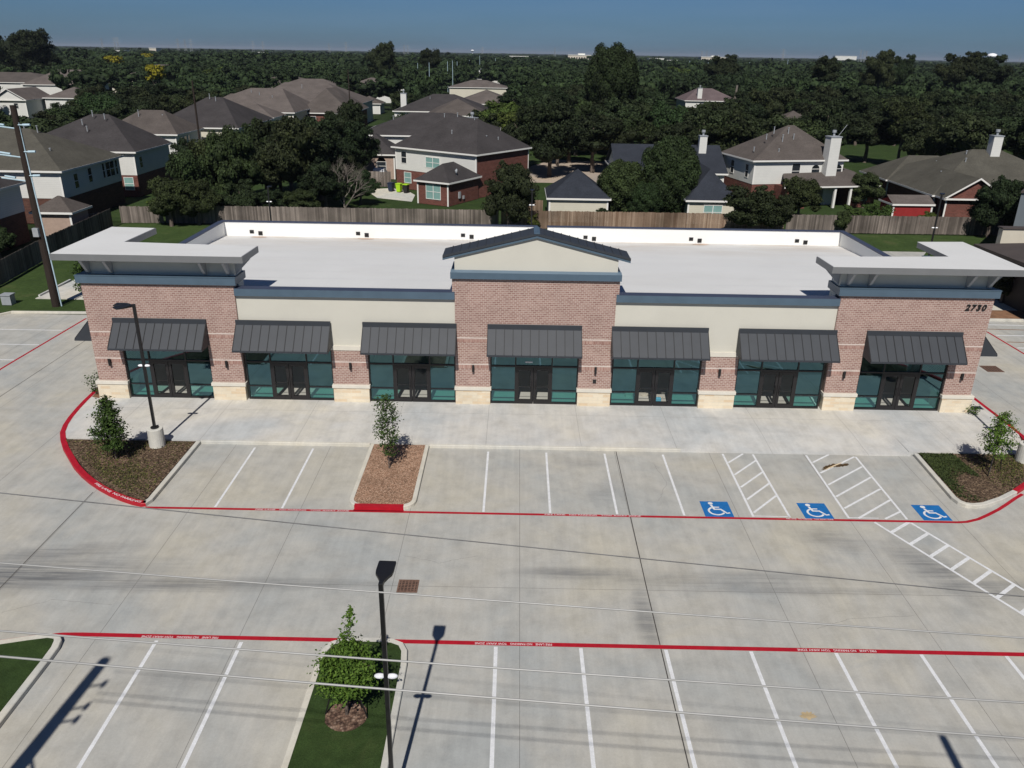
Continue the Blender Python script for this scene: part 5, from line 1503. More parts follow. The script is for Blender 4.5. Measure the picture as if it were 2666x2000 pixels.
def car(x, y, rz, mat, label, truck=False, L_=4.6):
    name = "pickup_truck" if truck else "parked_car"
    t = empty(name, (x, y, 0), rz, label, "pickup truck" if truck else "car")
    prof = [(-.5, .45), (-.5, .95), (-.18, 1.05), (-.02, 1.55 if not truck else 1.75), (.25, 1.6 if not truck else 1.8), (.36, 1.1), (.5, .95), (.5, .45)] if not truck else \
           [(-.5, .55), (-.5, 1.15), (-.2, 1.22), (-.1, 1.85), (.16, 1.87), (.2, 1.2), (.5, 1.18), (.5, .55)]
    b = MB(); n = len(prof)
    vs = [(px * L_, -.9 + (.12 if pz > 1.3 else 0), pz) for px, pz in prof] + [(px * L_, .9 - (.12 if pz > 1.3 else 0), pz) for px, pz in prof]
    b.add(vs, [tuple(range(n)), tuple(range(n, 2 * n))[::-1]] + [(i, n + i, n + (i + 1) % n, (i + 1) % n) for i in range(n)])
    b.build("body", mat, t, bevel=.06)
    MB().add([(-.15 * L_, -.86, 1.18), (.16 * L_, -.86, 1.18), (.14 * L_, -.81, 1.6), (-.06 * L_, -.81, 1.6), (-.15 * L_, .86, 1.18), (.16 * L_, .86, 1.18), (.14 * L_, .81, 1.6), (-.06 * L_, .81, 1.6)], [(0, 1, 2, 3), (7, 6, 5, 4)]).build("side_windows", m_pane, t)
    for sx in (-.32, .32):
        for sy in (-.92, .72):
            MB().tube((sx * L_, sy, .36), (sx * L_, sy + .2, .36), .36, n=16).build("wheel", m_black, t)


car(-22.6, 91.4, rad(90), m_white, "white pickup truck behind the grey gate fence", True, 5.4)
car(-24.6, 89.0, rad(0), m_navy, "dark blue car behind the grey gate fence in front of the white truck")
car(-70, 262, 0, m_navy, "dark parked car on the sunny street in the left distance")
car(-57, 262, 0, m_white, "white parked car on the sunny street in the left distance", False)
tag(MB().box(-.35, .35, -.3, .3, 0, .7).box(-.4, .4, -.35, .35, .7, .78).build("utility_box", m_galv2), "small grey green utility box on the left lawn", "utility box").location = (-39.8, 28.0, 0)

# ------------------------------------------------------------------ trees
def lobes_for(rng, n, sub=4):
    """lumpy crown: a heart, big boughs round it and small tufts pushing out of each bough"""
    sx, sy = rng.uniform(.82, 1.12), rng.uniform(.82, 1.12)
    big = [(0, 0, .0, .52)]
    for i in range(n):
        a = i * 2.399 + rng.uniform(-.5, .5)
        zz = rng.uniform(-.45, .72)
        r = rng.uniform(.30, .72) * math.sqrt(max(.15, 1 - (zz / .95) ** 2))
        big.append((r * math.cos(a) * sx, r * math.sin(a) * sy, zz, rng.uniform(.18, .36)))
    small = []
    for bx, by, bz, br in big:
        for _ in range(sub):
            d = rng.normal(0, 1, 3); d[2] = abs(d[2]) * .8 - .15; d /= np.linalg.norm(d)
            k = br * rng.uniform(.75, 1.15)
            small.append((bx + d[0] * k, by + d[1] * k, bz + d[2] * k, br * rng.uniform(.28, .55)))
    return np.array(big), np.array(small)


def crown_arrays(rng, nl, nleaf, size, flat=.85, core=True, sub=4):
    """unit crown: radius about 1, height about 2*flat centred on 0"""
    Bg, Sm = lobes_for(rng, nl, sub)
    A = np.concatenate([Bg, Sm]) if len(Sm) else Bg
    w = A[:, 3] ** 1.7; w[:len(Bg)] *= .55; w /= w.sum()
    idx = rng.choice(len(A), nleaf, p=w)
    d = rng.normal(0, 1, (nleaf, 3)); d /= np.linalg.norm(d, axis=1)[:, None]
    d[:, 2] = np.where(d[:, 2] < -.3, -d[:, 2] * .6, d[:, 2])
    d /= np.linalg.norm(d, axis=1)[:, None]
    rr = A[idx, 3] * rng.uniform(.55, 1.18, nleaf)
    P = A[idx, :3] + d * rr[:, None]
    P[:, 2] *= flat
    V, F = leaf_quads(P, d, size, rng, .7)
    return V, F, Bg


def core_quads(L_, flat, shrink=.82, n=6):
    V = []; F = []
    for lx, ly, lz, lr in L_:
        o = len(V)
        for r in range(5):
            ph = math.pi * (r + .02) / 4.02
            for k in range(n):
                a = 2 * math.pi * k / n
                V.append((lx + lr * shrink * math.sin(ph) * math.cos(a), ly + lr * shrink * math.sin(ph) * math.sin(a), (lz + lr * shrink * math.cos(ph)) * flat))
        for r in range(4):
            for k in range(n): F.append((o + r * n + k, o + (r + 1) * n + k, o + (r + 1) * n + (k + 1) % n, o + r * n + (k + 1) % n))
    return np.array(V), np.array(F)


def crown_mesh(seed, nl, nleaf, size, mat, flat=.85):
    rng = np.random.default_rng(seed)
    V, F, L_ = crown_arrays(rng, nl, nleaf, size, flat)
    V2, F2 = core_quads(L_, flat, .74)
    return np_mesh("crown", np.concatenate([V, V2]), np.concatenate([F, F2 + len(V)]), mat)


def trunk_mesh(seed, mat=None):
    """unit trunk: from z=0 to z=1 with limbs"""
    r = random.Random(seed)
    b = MB().path([(0, 0, 0), (.02, .01, .3), (0, .02, .6), (.02, 0, .95)], [.05, .038, .03, .015], 7)
    for i in range(5):
        a = i * 1.3 + r.random(); k = r.uniform(.35, .6)
        b.path([(0, 0, k), (.12 * math.cos(a), .12 * math.sin(a), k + .12), (.3 * math.cos(a), .3 * math.sin(a), k + .3)], [.024, .016, .008], 5)
    return b.mesh("trunk", mat or m_bark)


TRUNKS = [trunk_mesh(i) for i in range(3)]
FAR = [crown_mesh(100 + i, 16, 9000, .040, m_leafd, .80) for i in range(5)]
FARM = [crown_mesh(200 + i, 16, 9000, .040, m_leafm, .80) for i in range(2)]
MIDC = [crown_mesh(300 + i, 22, 22000, .032, m_leafd, .85) for i in range(3)]
MIDM = [crown_mesh(320 + i, 22, 22000, .032, m_leafm, .85) for i in range(2)]
YEL = crown_mesh(401, 10, 1500, .09, m_leafy, .8)
LGT = [crown_mesh(410 + i, 14, 9000, .042, m_leafl, .85) for i in range(2)]


def tree(x, y, h, r, label, crowns, seed, group=None, hz=None, cat="tree", base=.28):
    """h total height, r crown radius, hz crown half height"""
    rr = random.Random(seed)
    t = empty("tree", (x, y, -.1), rr.uniform(0, 6.28), label, cat, group)
    cz = (h * (1 - base)) / 2 if hz is None else hz
    c = link("crown", rr.choice(crowns), None, t)
    c.scale = (r, r * rr.uniform(.9, 1.1), cz / .78)
    c.location = (0, 0, h - cz)
    k = link("trunk", rr.choice(TRUNKS), None, t)
    k.scale = (r * 1.1 + 1.2, r * 1.1 + 1.2, h * .85)
    return t


GN = "trees of the near back yards"
near = [
    (-38.6, 62.8, 7.2, 3.2, "dark rounded tree at the left end of the leafy clump behind the grey fence", 'M'),
    (-34.2, 63.5, 9.3, 3.6, "tall leafy tree rising before the slim utility pole", 'M'),
    (-36.8, 58.0, 4.6, 2.3, "low leafy shrub tree hanging over the left fence corner", 'M'),
    (-28.8, 66.8, 9.9, 4.7, "large very dark spreading tree right of the slim utility pole", 'D'),
    (-33.0, 60.6, 4.2, 2.4, "low bush under the large dark spreading tree", 'D'),
    (-24.8, 66.0, 6.0, 3.2, "dark tree half hidden under the bare grey branches", 'D'),
    (-21.8, 71.8, 4.0, 2.2, "loose thin green bush left of the patio", 'M'),
    (-31.5, 82.0, 9.0, 4.2, "dark tree behind the large spreading one", 'D'),
    (-25.6, 88.5, 8.2, 4.0, "dark green tree left of the tan brick garage", 'D'),
    (-38.6, 90.5, 8.4, 3.6, "rounded tree before the cream sided house", 'M'),
    (-29.5, 104, 9.8, 4.4, "tall dark tree below the long taupe roofs", 'D'),
    (-3.1, 56.2, 6.9, 3.0, "airy dark tree in front of the fence, centre, below the brick side wall", 'D'),
    (15.4, 66.8, 8.5, 4.0, "taller of the two dense green oaks between the garages", 'O'),
    (9.9, 66.5, 6.1, 3.5, "shorter of the two dense green oaks, next to the cream garage", 'O'),
    (12.2, 64.2, 4.2, 2.4, "low green oak limb clump between the two oaks and the fence", 'O'),
    (22.6, 57.2, 5.2, 3.3, "dark wide tree in front of the brown fence right of the blue roofed garage", 'D'),
    (25.6, 58.0, 4.3, 2.0, "smaller dark tree touching the wide one at the fence colour change", 'D'),
    (30.6, 66.0, 4.9, 2.6, "bright green garden tree in the yard of the tall white chimney house", 'M'),
    (33.2, 59.2, 2.5, 1.0, "vine covered shrub spilling over the right fence", 'M'),
    (38.5, 63.2, 2.7, 1.9, "pale loose shrub in front of the red shed, left", 'L'),
    (35.4, 62.6, 2.4, 1.6, "light green shrub between the porch and the shed", 'L'),
    (43.5, 61.6, 2.2, 1.2, "small light shrub right of the red shed", 'L'),
    (42.3, 76.0, 4.2, 2.4, "dark garden tree between the white house and the broad roofed house", 'M'),
    (49.0, 58.6, 6.0, 2.7, "dark upright tree before the red brick gable at the right", 'D'),
    (54.0, 62.5, 5.2, 2.8, "dark tree at the right edge behind the blue grey building", 'D'),
    (36.2, 32.8, 3.4, 1.4, "dark shrub tree at the corner of the neighbour's brown building", 'D'),
    (-48.2, 41.0, 3.2, 1.9, "leafy shrub behind the shaded fence at the left edge", 'M'),
    (-48.6, 35.0, 2.6, 1.8, "lower leafy shrub behind the shaded fence at the left edge", 'M'),
    (-56.5, 56.3, 2.2, 1.2, "small shrub below the white end wall on the left", 'M'),
    (2.6, 99.5, 11.0, 5.6, "tall dark tree standing on the tan driveway behind the brick side wall", 'D'),
    (7.3, 61.2, 2.0, 1.0, "tiny shrub at the corner of the cream garage", 'M'),
    (-0.6, 57.0, 2.0, .8, "small bright green bush at the fence behind the gable", 'L'),
    (-39.4, 57.0, 5.0, 2.6, "leafy dark tree covering the left end of the grey fence", 'M'),
    (-37.3, 66.5, 8.2, 3.8, "dense green tree between the tall leafy one and the brick house row", 'M'),
    (-31.2, 70.5, 9.8, 4.2, "dark crown filling the gap behind the slim utility pole", 'D'),
    (-27.4, 75.0, 9.6, 4.4, "dark crown between the spreading tree and the patio", 'D'),
    (-34.8, 76.5, 8.6, 4.0, "green crown behind the slim pole in the leafy clump", 'M'),
    (-44.3, 77.0, 6.6, 2.7, "dark tree between the second and third white houses of the left row", 'D'),
    (-35.8, 61.0, 3.4, 2.6, "low dense undergrowth below the tall leafy tree at the grey fence", 'M'),
    (-30.2, 63.2, 3.0, 2.2, "dark undergrowth below the large spreading tree", 'D'),
    (-26.8, 62.6, 3.1, 2.3, "leafy undergrowth right of the slim lamp post at the grey fence", 'M'),
    (-24.4, 79.0, 5.2, 2.8, "dark shrub tree left of the grey gate fence", 'D'),
    (-43.2, 63.0, 2.0, 1.5, "low yellow green shrub by the sunny patch of yard grass", 'L'),
]
def dense_crown(seed, mat):
    # tight rounded crown of many even boughs, as a well grown live oak has
    rng = np.random.default_rng(seed)
    L_ = [(0, 0, 0, .72)]
    for i in range(60):
        zz = 1 - 2 * (i + .5) / 60; a = i * 2.39996
        k = .70 * rng.uniform(.9, 1.08); q = math.sqrt(1 - zz * zz)
        L_.append((k * q * math.cos(a), k * q * math.sin(a), k * zz * 1.02, rng.uniform(.16, .27)))
    A = np.array(L_); w = A[:, 3] ** 2; w[0] = 0; w /= w.sum()
    idx = rng.choice(len(A), 26000, p=w)
    d = rng.normal(0, 1, (26000, 3)); d += A[idx, :3] * 1.3; d /= np.linalg.norm(d, axis=1)[:, None]
    P = A[idx, :3] + d * (A[idx, 3] * rng.uniform(.7, 1.12, 26000))[:, None]
    V, F = leaf_quads(P, d, .028, rng, .7)
    V2, F2 = core_quads(A[:1], 1.0, 1.0, 12)
    V3, F3 = core_quads(A[1:], 1.0, .8, 6)
    return np_mesh("crown", np.concatenate([V, V2, V3]), np.concatenate([F, F2 + len(V), F3 + len(V) + len(V2)]), mat)


OAKM = [dense_crown(9, m_leafm), dense_crown(10, m_leafm)]
SET = {'D': MIDC, 'M': MIDM, 'O': OAKM, 'L': LGT}
for i, (x, y, h_, r_, lab, kd) in enumerate(near):
    tree(x, y, h_, r_, lab, SET[kd], 50 + i, GN, base=.04 if kd != 'D' else .07)
# bare grey tree
t = empty("bare_tree", (-22.6, 66.2, 0), 0, "leafless grey brown tree with tangled twigs beside the dark spreading tree", "tree")
r = random.Random(5); b = MB()
def branch(p, d, L_, rr_, depth):
    q = p + d * L_
    b.path([tuple(p), tuple((p + q) / 2 + Vector((r.uniform(-.1, .1), r.uniform(-.1, .1), 0)) * L_), tuple(q)], [rr_, rr_ * .8, rr_ * .6], 4)
    if depth == 0: return
    for _ in range(4 if depth > 1 else 6):
        nd = (d + Vector((r.uniform(-1, 1), r.uniform(-1, 1), r.uniform(-.35, .55)))).normalized()
        branch(p + (q - p) * r.uniform(.45, 1), nd, L_ * r.uniform(.5, .8), rr_ * .5, depth - 1)
branch(Vector((0, 0, 0)), Vector((-.1, 0, 1)), 3.2, .15, 4)
branch(Vector((0, 0, .6)), Vector((.6, -.2, .8)).normalized(), 2.6, .10, 3)
branch(Vector((0, 0, .9)), Vector((-.7, .1, .7)).normalized(), 2.6, .10, 3)
b.build("branches", m_dead, t)

# crape myrtles / bright shrubs before the distant lawns, yellow flowering trees
for x, y, h_, lab in ((-209, 409, 13.4, "bright yellow flowering tree at the far left, the largest"), (-268, 586, 13.6, "smaller yellow flowering tree at the far left, farther back"), (-118, 243, 12.6, "golden orange flowering tree above the taupe roofs")):
    tree(x, y, h_, 6.5 if h_ > 13 else 4.2, lab, [YEL], 77, "yellow flowering trees", hz=3.2)
for i, (x, y, h_, r_, lab) in enumerate(((-125, 320, 10.5, 9, "bright yellow green broad tree right of the golden tree"), (-2.5, 110, 9.4, 4.5, "fresh green tree above the oaks in the centre"), (-6, 128, 9.6, 5, "second fresh green tree left of the tall dark one"), (84, 440, 12, 9, "light green tree right of the tallest crown"))):
    tree(x, y, h_, r_, lab, LGT, 500 + i, hz=h_ * .34)
# tall crowns that break the skyline
tall = [(17.0, 150, 18.9, 6.2, "tallest crown, standing above the horizon right of centre", 6.4), (-205, 330, 22.4, 13.0, "big dark tree above the horizon at the left edge", 10.0), (-232, 345, 21.6, 12, "dark tree at the very left edge behind the big one", 9.0),
        (-58.5, 330, 20.0, 7.5, "dark twin crowned tree breaking the skyline left of centre", 8.5), (-42, 350, 18.9, 6.0, "lower dark crown just right of the twin crowned tree", 7),
        (112, 245, 19.6, 5.5, "peaked dark tree on the skyline at the right", 6.0), (121, 250, 18.6, 4.5, "small peak right of the peaked dark tree", 5.0), (134, 240, 19.5, 7.5, "broad dark crown on the skyline left of the water tower", 5.5), (146, 245, 19.4, 7.0, "second broad crown on the skyline next to the water tower", 5.5),
        (88, 225, 18.3, 5.5, "rounded crown on the skyline right of the far antenna towers", 4.6), (158, 235, 18.4, 6.5, "dark crown under the water tower", 5), (168, 225, 18.2, 6.5, "dark crown at the right edge skyline", 5), (75, 300, 17.8, 8, "round dark crown in front of the tan far buildings", 5)]
for i, (x, y, h_, r_, lab, hz) in enumerate(tall):
    tree(x, y, h_, r_, lab, MIDC if i != 0 else [dense_crown(12, m_leafm)], 600 + i, "tall trees breaking the skyline", hz=hz)

# neighbourhood woods: individual trees out to the middle distance
def to_px(x, y, z):
    d = Vector((x, y, z)) - Vector(CAM); k = d.dot(_f)
    return 1333 + FPX * d.dot(_r2) / k, 1000 - FPX * d.dot(_u2) / k
KEEP = [(0, 320, 330, 560, 57), (180, 290, 450, 520, 74), (330, 280, 520, 400, 97), (460, 245, 690, 340, 109), (590, 225, 815, 300, 137), (735, 200, 922, 285, 158), (922, 235, 1003, 310, 210), (930, 285, 1230, 400, 101), (1010, 295, 1400, 545, 71),
        (1062, 205, 1300, 285, 150), (1003, 185, 1065, 205, 284), (110, 175, 260, 221, 225), (0, 225, 140, 268, 187), (0, 182, 110, 206, 265), (325, 163, 455, 190, 300), (330, 188, 430, 204, 300), (700, 188, 845, 210, 262), (1742, 222, 1895, 262, 220),
        (1905, 320, 2300, 540, 76), (2255, 340, 2666, 540, 65), (1480, 424, 1584, 463, 119), (1225, 192, 1290, 220, 400), (880, 228, 1000, 245, 240), (2020, 280, 2060, 298, 150), (2220, 395, 2330, 440, 170), (1160, 215, 1210, 232, 318)]
HR = []     # house footprints to stay clear of
for o in list(COL.objects):
    if o.type == 'EMPTY' and o.parent is None and o.get('category') in ('house', 'garage', 'house wing'):
        rf = [c for c in o.children if c.name.startswith('roof')]
        if rf:
            bx = [Matrix.Translation(o.location) @ Matrix.Rotation(o.rotation_euler[2], 4, 'Z') @ Vector(c) for c in rf[0].bound_box]
            HR.append((min(p.x for p in bx), max(p.x for p in bx), min(p.y for p in bx), max(p.y for p in bx)))
rt = random.Random(99)
cand = []
y = 96.0
while y < 205:
    half = .70 * (y + 29) + 8
    x = -half - 2
    while x < half:
        px_, py_ = x + rt.uniform(-2.6, 2.6), y + rt.uniform(-2.6, 2.6)
        x += 8.6 if y < 150 else 9.6
        r_ = rt.uniform(3.9, 6.2); h_ = rt.uniform(8.0, 11.6) if px_ > -12 else rt.uniform(7, 10.5)
        if any(a - r_ * .8 < px_ < b_ + r_ * .8 and c_ - r_ * .8 < py_ < d_ + r_ * .8 for a, b_, c_, d_ in HR): continue
        ok = True
        u0, v0 = to_px(px_ - r_, py_, h_); u1, v1 = to_px(px_ + r_, py_, h_ * .25)
        for a, b0, c_, d0, yy in KEEP:
            if yy > py_ - 3 and u1 > a + 4 and u0 < c_ - 4 and v1 > b0 and v0 < d0 - 6: ok = False; break
        if px_ > 62 and 118 < py_ < 150 and px_ < 84: ok = False     # sunny clearing behind the right houses
        if ok: cand.append((math.hypot(px_ + 2.3, py_ + 29), px_, py_, h_, r_))
    y += 7.6 if y < 150 else 8.6
cand.sort()
cand = cand[:245]
LM = []     # landmarks for telling the wood trees apart: short names of the things they stand beside
for nm, x, y in (("the cropped left house", -58, 43), ("the olive roofed house", -58, 64), ("the second house of the left row", -57, 80), ("the third house of the left row", -60, 103), ("the steep roofed fourth house of the left row", -57, 118), ("the long taupe roofed house", -62, 157),
                 ("the taupe dormered house", -44, 167), ("the white house with the wide charcoal roof", -16, 110), ("the dark hip roofed house with the pale chimney", -20, 171), ("the tall dark tree on the tan driveway", 2.6, 99.5), ("the tallest crown on the skyline", 17, 150),
                 ("the slate blue house hidden by the oaks", 18, 87), ("the white house with the tall chimney", 34, 81), ("the brown roof corner in the woods", 58, 156), ("the broad roofed house at the far right", 60, 83), ("the sunny clearing on the right", 73, 134), ("the far left white gable", -134, 196), ("the side roof by the far left gable", -124, 204), ("the right edge of the photo", 110, 130), ("the mauve roofed house", 54, 230)):
    LM.append((nm, x, y))
cnt = {}
ordw = ["nearest", "second nearest", "third nearest", "fourth nearest", "fifth nearest", "sixth nearest", "seventh nearest", "eighth nearest", "ninth nearest", "tenth nearest"]
for i, (dd, x, y, h_, r_) in enumerate(cand):
    nm, lx, ly = min(LM, key=lambda q: math.hypot(q[1] - x, q[2] - y))
    rel = "left of" if (x - lx) < -abs(y - ly) * .8 else "right of" if (x - lx) > abs(y - ly) * .8 else "behind" if y > ly else "in front of"
    k_ = cnt[(nm, rel)] = cnt.get((nm, rel), 0) + 1
    od = ordw[k_ - 1] if k_ <= 10 else "one of the farther"
    lab = f"{od} dark broadleaf tree{'s' if k_ > 10 else ''} {rel} {nm}"
    w_ = lab.split()
    if len(w_) > 16: lab = " ".join(w_[:16])
    tree(x, y, h_, r_, lab, (FAR if i % 4 else FARM), 1000 + i, "broadleaf trees of the neighbourhood woods", hz=h_ * rt.uniform(.34, .42))
ylim = max(c[2] for c in cand) if cand else 190

# the rest of the woods to the horizon: one mass
def woods():
    rng = np.random.default_rng(2024)
    VV = []; FF = []; off = 0
    kept = {(round(c[1], 3), round(c[2], 3)) for c in cand}
    protos = []
    for (nl, nleaf, size) in ((11, 700, .095), (8, 150, .19), (5, 34, .34)):
        ps = []
        for s in range(5):
            r_ = np.random.default_rng(s + nl)
            V, F, L_ = crown_arrays(r_, nl, nleaf, size, .8, True, 3 if nleaf > 80 else 0)
            V2, F2 = core_quads(L_, .8, .86, 5)
            ps.append((np.concatenate([V, V2]), np.concatenate([F, F2 + len(V)])))
        protos.append(ps)
    dmax_c = cand[-1][0]
    rings = [(0, 196, 460, 9.5, 0), (0, 460, 1150, 15.5, 1), (0, 1150, 3000, 34, 2), (0, 3000, 7000, 85, 2), (0, 7000, 13000, 210, 2)]
    for _, y0, y1, step, lod in rings:
        y = y0
        while y < y1:
            half = .72 * (y + 29) + 20
            x = -half
            while x < half:
                px_, py_ = x + rng.uniform(-.35, .35) * step, y + rng.uniform(-.35, .35) * step
                x += step
                if lod == 0:
                    r_ = rng.uniform(4.6, 7.2); h_ = rng.uniform(8, 12.2)
                else:
                    r_ = step * rng.uniform(.5, .72); h_ = rng.uniform(9, 13.5) if rng.uniform() < .97 else rng.uniform(13.5, 16.5)
                if any(a - r_ * .6 < px_ < b_ + r_ * .6 and c_ - r_ * .6 < py_ < d_ + r_ * .6 for a, b_, c_, d_ in HR): continue
                ok = True
                if py_ < 480:
                    u0, v0 = to_px(px_ - r_, py_, h_); u1, v1 = to_px(px_ + r_, py_, 2)
                    for a, b0, c_, d0, yy in KEEP:
                        if yy > py_ - 3 and u1 > a + 3 and u0 < c_ - 3 and v1 > b0 and v0 < d0 - 4: ok = False; break
                if not ok: continue
                V, F = protos[lod][rng.integers(5)]
                hz = min(h_ * .42, r_ * 1.1) if lod < 2 else h_ * .45
                an = rng.uniform(0, 6.28); ca, sa = math.cos(an), math.sin(an)
                X = (V[:, 0] * ca - V[:, 1] * sa) * r_ + px_; Y = (V[:, 0] * sa + V[:, 1] * ca) * r_ + py_
                Z = V[:, 2] * hz / .78 + h_ - hz
                VV.append(np.stack([X, Y, Z], 1)); FF.append(F + off); off += len(V)
            y += step * .92
    me = np_mesh("woods", np.concatenate(VV), np.concatenate(FF), m_wood)
    return tag(link("woods", me), "endless dark green suburban woods reaching the horizon", None, None, 'stuff')


woods()

# ------------------------------------------------------------------ far landmarks
def at(px, py, y):
    """world point on the plane Y=y seen at this place in the photo survey"""
    d = _f * FPX + _r2 * (px - 1333) - _u2 * (py - 1000)
    p = Vector(CAM) + d * ((y - CAM[1]) / d.y)
    return p


p = at(2583, 146, 1500)
t = empty("water_tower", (p.x, 1500, 0), 0, "white bulb shaped water tower on the horizon at the right", "water tower")
mb = MB(); n = 20; R_ = 8.6
prof_ = [(0.02, 4.6), (.45, 4.1), (.8, 2.7), (1, .6), (.98, -.6), (.8, -2.6), (.45, -4.4), (.2, -6.0), (.14, -10), (.14, -p.z)]
for k_, (rr_, zz_) in enumerate(prof_):
    for i in range(n): mb.v.append((R_ * rr_ * math.cos(2 * math.pi * i / n), R_ * rr_ * math.sin(2 * math.pi * i / n), p.z + zz_))
mb.f = [(k_ * n + i, k_ * n + (i + 1) % n, (k_ + 1) * n + (i + 1) % n, (k_ + 1) * n + i) for k_ in range(len(prof_) - 1) for i in range(n)]
mb.build("tank", m_lens, t, smooth=True)
p2 = at(1230, 137, 4200)
t2 = copy_tree(t); t2.location = (p2.x, 4200, 0)
t2['label'] = "tiny white water tower on the horizon in the centre"

m_hb = pmat("far pale wall", (0.55, 0.50, 0.42), .08, .05)
m_hr = pmat("far red wall", (0.42, 0.16, 0.11), .08, .05)
m_hw = pmat("far white wall", (0.68, 0.68, 0.64), .08, .05)
fb = [(1326, 1375, 147, 157, 1500, m_hw, "long white and red building on the horizon left of the tallest crown"), (1393, 1426, 149, 154, 1500, m_hw, "thin white building beside the white and red one"),
      (1479, 1538, 144, 158, 1200, m_hb, "tan four storey building on the horizon left of the tallest crown"), (1692, 1728, 153, 159, 1300, m_hw, "white building on the horizon right of the tallest crown"),
      (1729, 1762, 158, 164, 1200, m_hb, "low tan building just right of the white one on the horizon"), (1826, 1888, 149, 162, 1400, m_hb, "tan and red complex on the horizon at the right"),
      (2228, 2270, 170, 176, 900, m_hw, "long white roofed building in the woods at the right"), (297, 320, 132, 137, 1400, m_hw, "small white building in the woods at the far left"), (388, 407, 126, 136, 1400, m_hb, "pale orange building in the woods at the left"),
      (2175, 2230, 146, 153, 3200, m_hw, "faint white blocks on the horizon at the far right"), (672, 692, 137, 142, 1500, m_hw, "white pavilion roof in the woods, left of centre"), (585, 625, 140, 142.5, 1800, m_hw, "thin white roof line in the woods on the left")]
for x0, x1, y0, y1, yy, mt, lab in fb:
    a = at(x0, y0, yy); b_ = at(x1, y1, yy)
    t = empty("far_building", ((a.x + b_.x) / 2, yy, 0), 0, lab, "building")
    w_ = (b_.x - a.x) / 2; hgt = a.z
    MB().box(-w_, w_, 0, 25, 0, hgt).build("wall", mt, t)
    MB().box(-w_ - .5, w_ + .5, -.5, 25.5, hgt, hgt + .8).build("roof", m_hw if mt is not m_hr else m_hr, t)
    if yy == 1500 and x0 == 1326: MB().box(-w_ + 2, w_ * .5, -.6, 0, hgt - 5.5, hgt - 1.5).build("red_panel", m_hr, t)
    if x0 in (1479, 1826):
        for k in range(9): MB().box(-w_ + (k + .5) * w_ / 4.5 - .9, -w_ + (k + .5) * w_ / 4.5 + .9, -.15, 0, hgt - 5, hgt - 2.4).build("window", m_pane, t)
        MB().box(-w_ * .1, w_ * .5, 5, 15, hgt + .8, hgt + 2.6).build("roof_block", m_hw, t)

# lattice transmission towers
def pylon_mesh():
    b = MB()
    H = 1.0
    for sx in (-1, 1):
        for sy in (-1, 1):
            b.tube((sx * .11, sy * .11, 0), (sx * .028, sy * .028, .68), .006, .005, 4)
            b.tube((sx * .028, sy * .028, .68), (sx * .012, sy * .012, 1.0), .005, .004, 4)
        for k in range(5):
            z0, z1 = k * .14, (k + 1) * .14
            f0, f1 = .11 - .12 * z0, .11 - .12 * z1
            for sy in (-1, 1): b.tube((sx * f0, sy * f0, z0), (-sx * f1, sy * f1, z1), .0035, n=3)
    for z, w_ in ((.70, .17), (.83, .15), (.95, .12)):
        b.tube((-w_, 0, z), (w_, 0, z), .006, n=4)
        b.tube((-w_, 0, z), (0, 0, z + .05), .004, n=3); b.tube((w_, 0, z), (0, 0, z + .05), .004, n=3)
    return b.mesh("lattice", m_galv2)
PM = pylon_mesh()
pyl = [(97, 88, 900), (113, 96, 900), (263, 100, 2000), (296, 98, 2000), (304, 97, 2200), (461, 101, 1900), (480, 103, 2100), (495, 101, 1900), (657, 107, 2000), (683, 108, 2200), (856, 113, 2200), (900, 110, 1900), (1052, 117, 2200), (1061, 117, 2300), (1256, 122, 2200), (1445, 124, 1900), (1828, 133, 2000), (1841, 132, 2200), (2041, 128, 1700), (2243, 129, 1700), (2251, 131, 1900), (2257, 133, 2000), (2146, 136, 2300), (2658, 144, 2200)]
PYL = ["first from the left, beside the big dark tree", "second from the left, beside the big dark tree", "lone one above the far left roofs", "left one of the close pair above the golden tree", "right one of the close pair above the golden tree", "left one of the three above the utility pole tip",
       "middle one of the three above the utility pole tip", "right one of the three above the utility pole tip", "left one of the pair left of the cream house", "right one of the pair left of the cream house", "lone one above the orange fence", "one just left of the twin crowned tree",
       "left one of the pair over the street poles", "right one of the pair over the street poles", "lone one above the street poles", "lone one above the red and white building", "left one of the pair above the mauve roof", "right one of the pair above the mauve roof",
       "lone one above the white chimney house", "left one of the cluster before the water tower", "second of the cluster before the water tower", "third of the cluster before the water tower", "lone low one between the mauve roof and water tower", "last one at the right edge"]
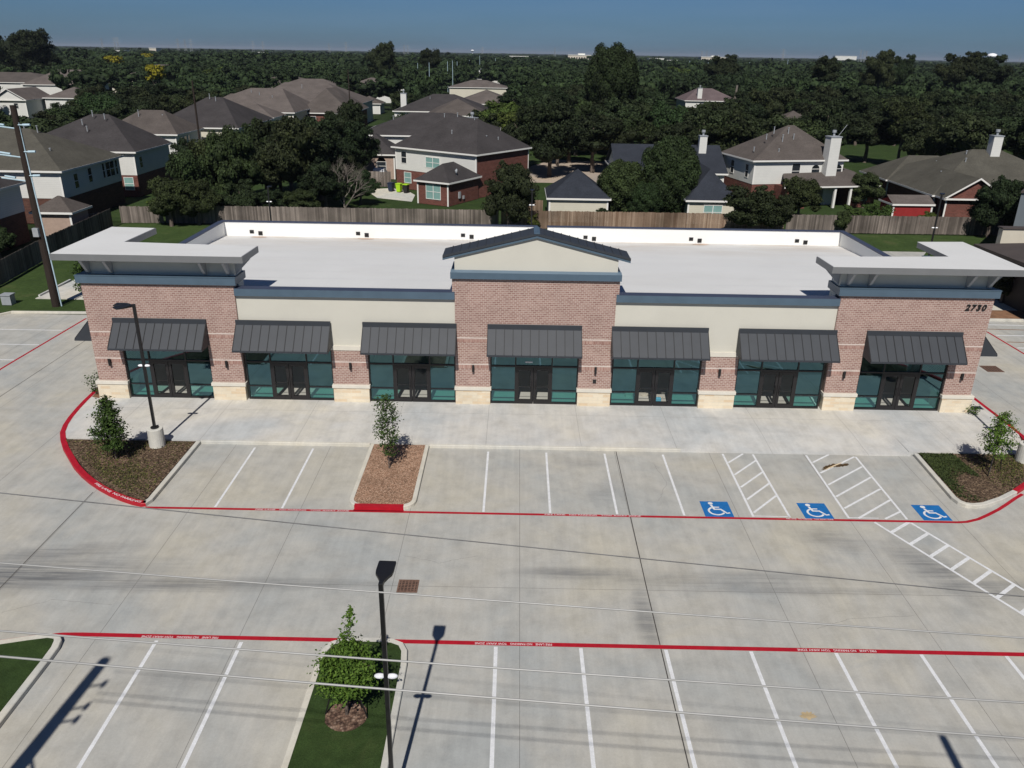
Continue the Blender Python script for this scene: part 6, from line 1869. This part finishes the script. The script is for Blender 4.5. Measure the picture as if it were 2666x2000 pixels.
for i, (px_, py_, yy) in enumerate(pyl):
    a = at(px_, py_, yy)
    t = empty("transmission_tower", (a.x, yy, 0), random.Random(i).uniform(0, 1.2), "faint grey lattice transmission tower standing on the horizon", "pylon", "lattice towers along the horizon")
    t['label'] = "faint grey lattice transmission tower, number words".replace("number words", "the " + PYL[i])
    o = link("lattice", PM, None, t); o.scale = (a.z * 1.0, a.z * 1.0, a.z)
# pale street poles in the middle distance
pm = MB().tube((0, 0, 0), (0, 0, 1), .012, .009, 6).mesh("pole", m_galv)
SPOL = ((1117, 163, 330), (1165, 160, 380), (1178, 158, 350), (1190, 160, 430), (1205, 163, 520), (1222, 156, 520), (1249, 145, 600), (1290, 152, 560), (1087, 164, 420), (880, 165, 430), (1796, 158, 600), (1844, 162, 560), (1952, 162, 600), (2052, 155, 600))
for i, (px_, py_, yy) in enumerate(SPOL):
    a = at(px_, py_, yy)
    t = empty("street_pole", (a.x, yy, 0), 0, "thin pale pole among the distant trees, " + ("first", "second", "third", "fourth", "fifth", "sixth", "seventh", "eighth", "ninth", "tenth", "eleventh", "twelfth", "thirteenth", "fourteenth")[sorted(x_[0] for x_ in SPOL).index(px_)] + " from the left", "pole", "pale poles among the distant trees")
    o = link("pole", pm, None, t); o.scale = (a.z * .75, a.z * .75, a.z)
a = at(1917, 222, 230)
t = empty("dead_palm", (a.x, 230, 0), 0, "pale dead trunk rising from the woods right of the mauve roof", "tree")
MB().path([(0, 0, 0), (.1, 0, a.z * .6), (.3, 0, a.z)], [.3, .35, .3], 8).build("trunk", m_dead, t)

# ------------------------------------------------------------------ air
def haze():
    m = D.materials.new("haze"); m.use_nodes = True
    nt = m.node_tree; nt.nodes.clear()
    o = N(nt, 'ShaderNodeOutputMaterial'); v = N(nt, 'ShaderNodeVolumePrincipled')
    v.inputs['Color'].default_value = (0.72, 0.82, 0.95, 1)
    v.inputs['Density'].default_value = HAZE
    v.inputs['Anisotropy'].default_value = 0.2
    nt.links.new(v.outputs[0], o.inputs['Volume'])
    b = MB().box(-21000, 21000, -420, 31000, -1.2, 62)
    return tag(b.build("haze", m), "thin blue haze over the distant woods", None, None, 'stuff')
HAZE = 7e-5
if HAZE > 0: haze()
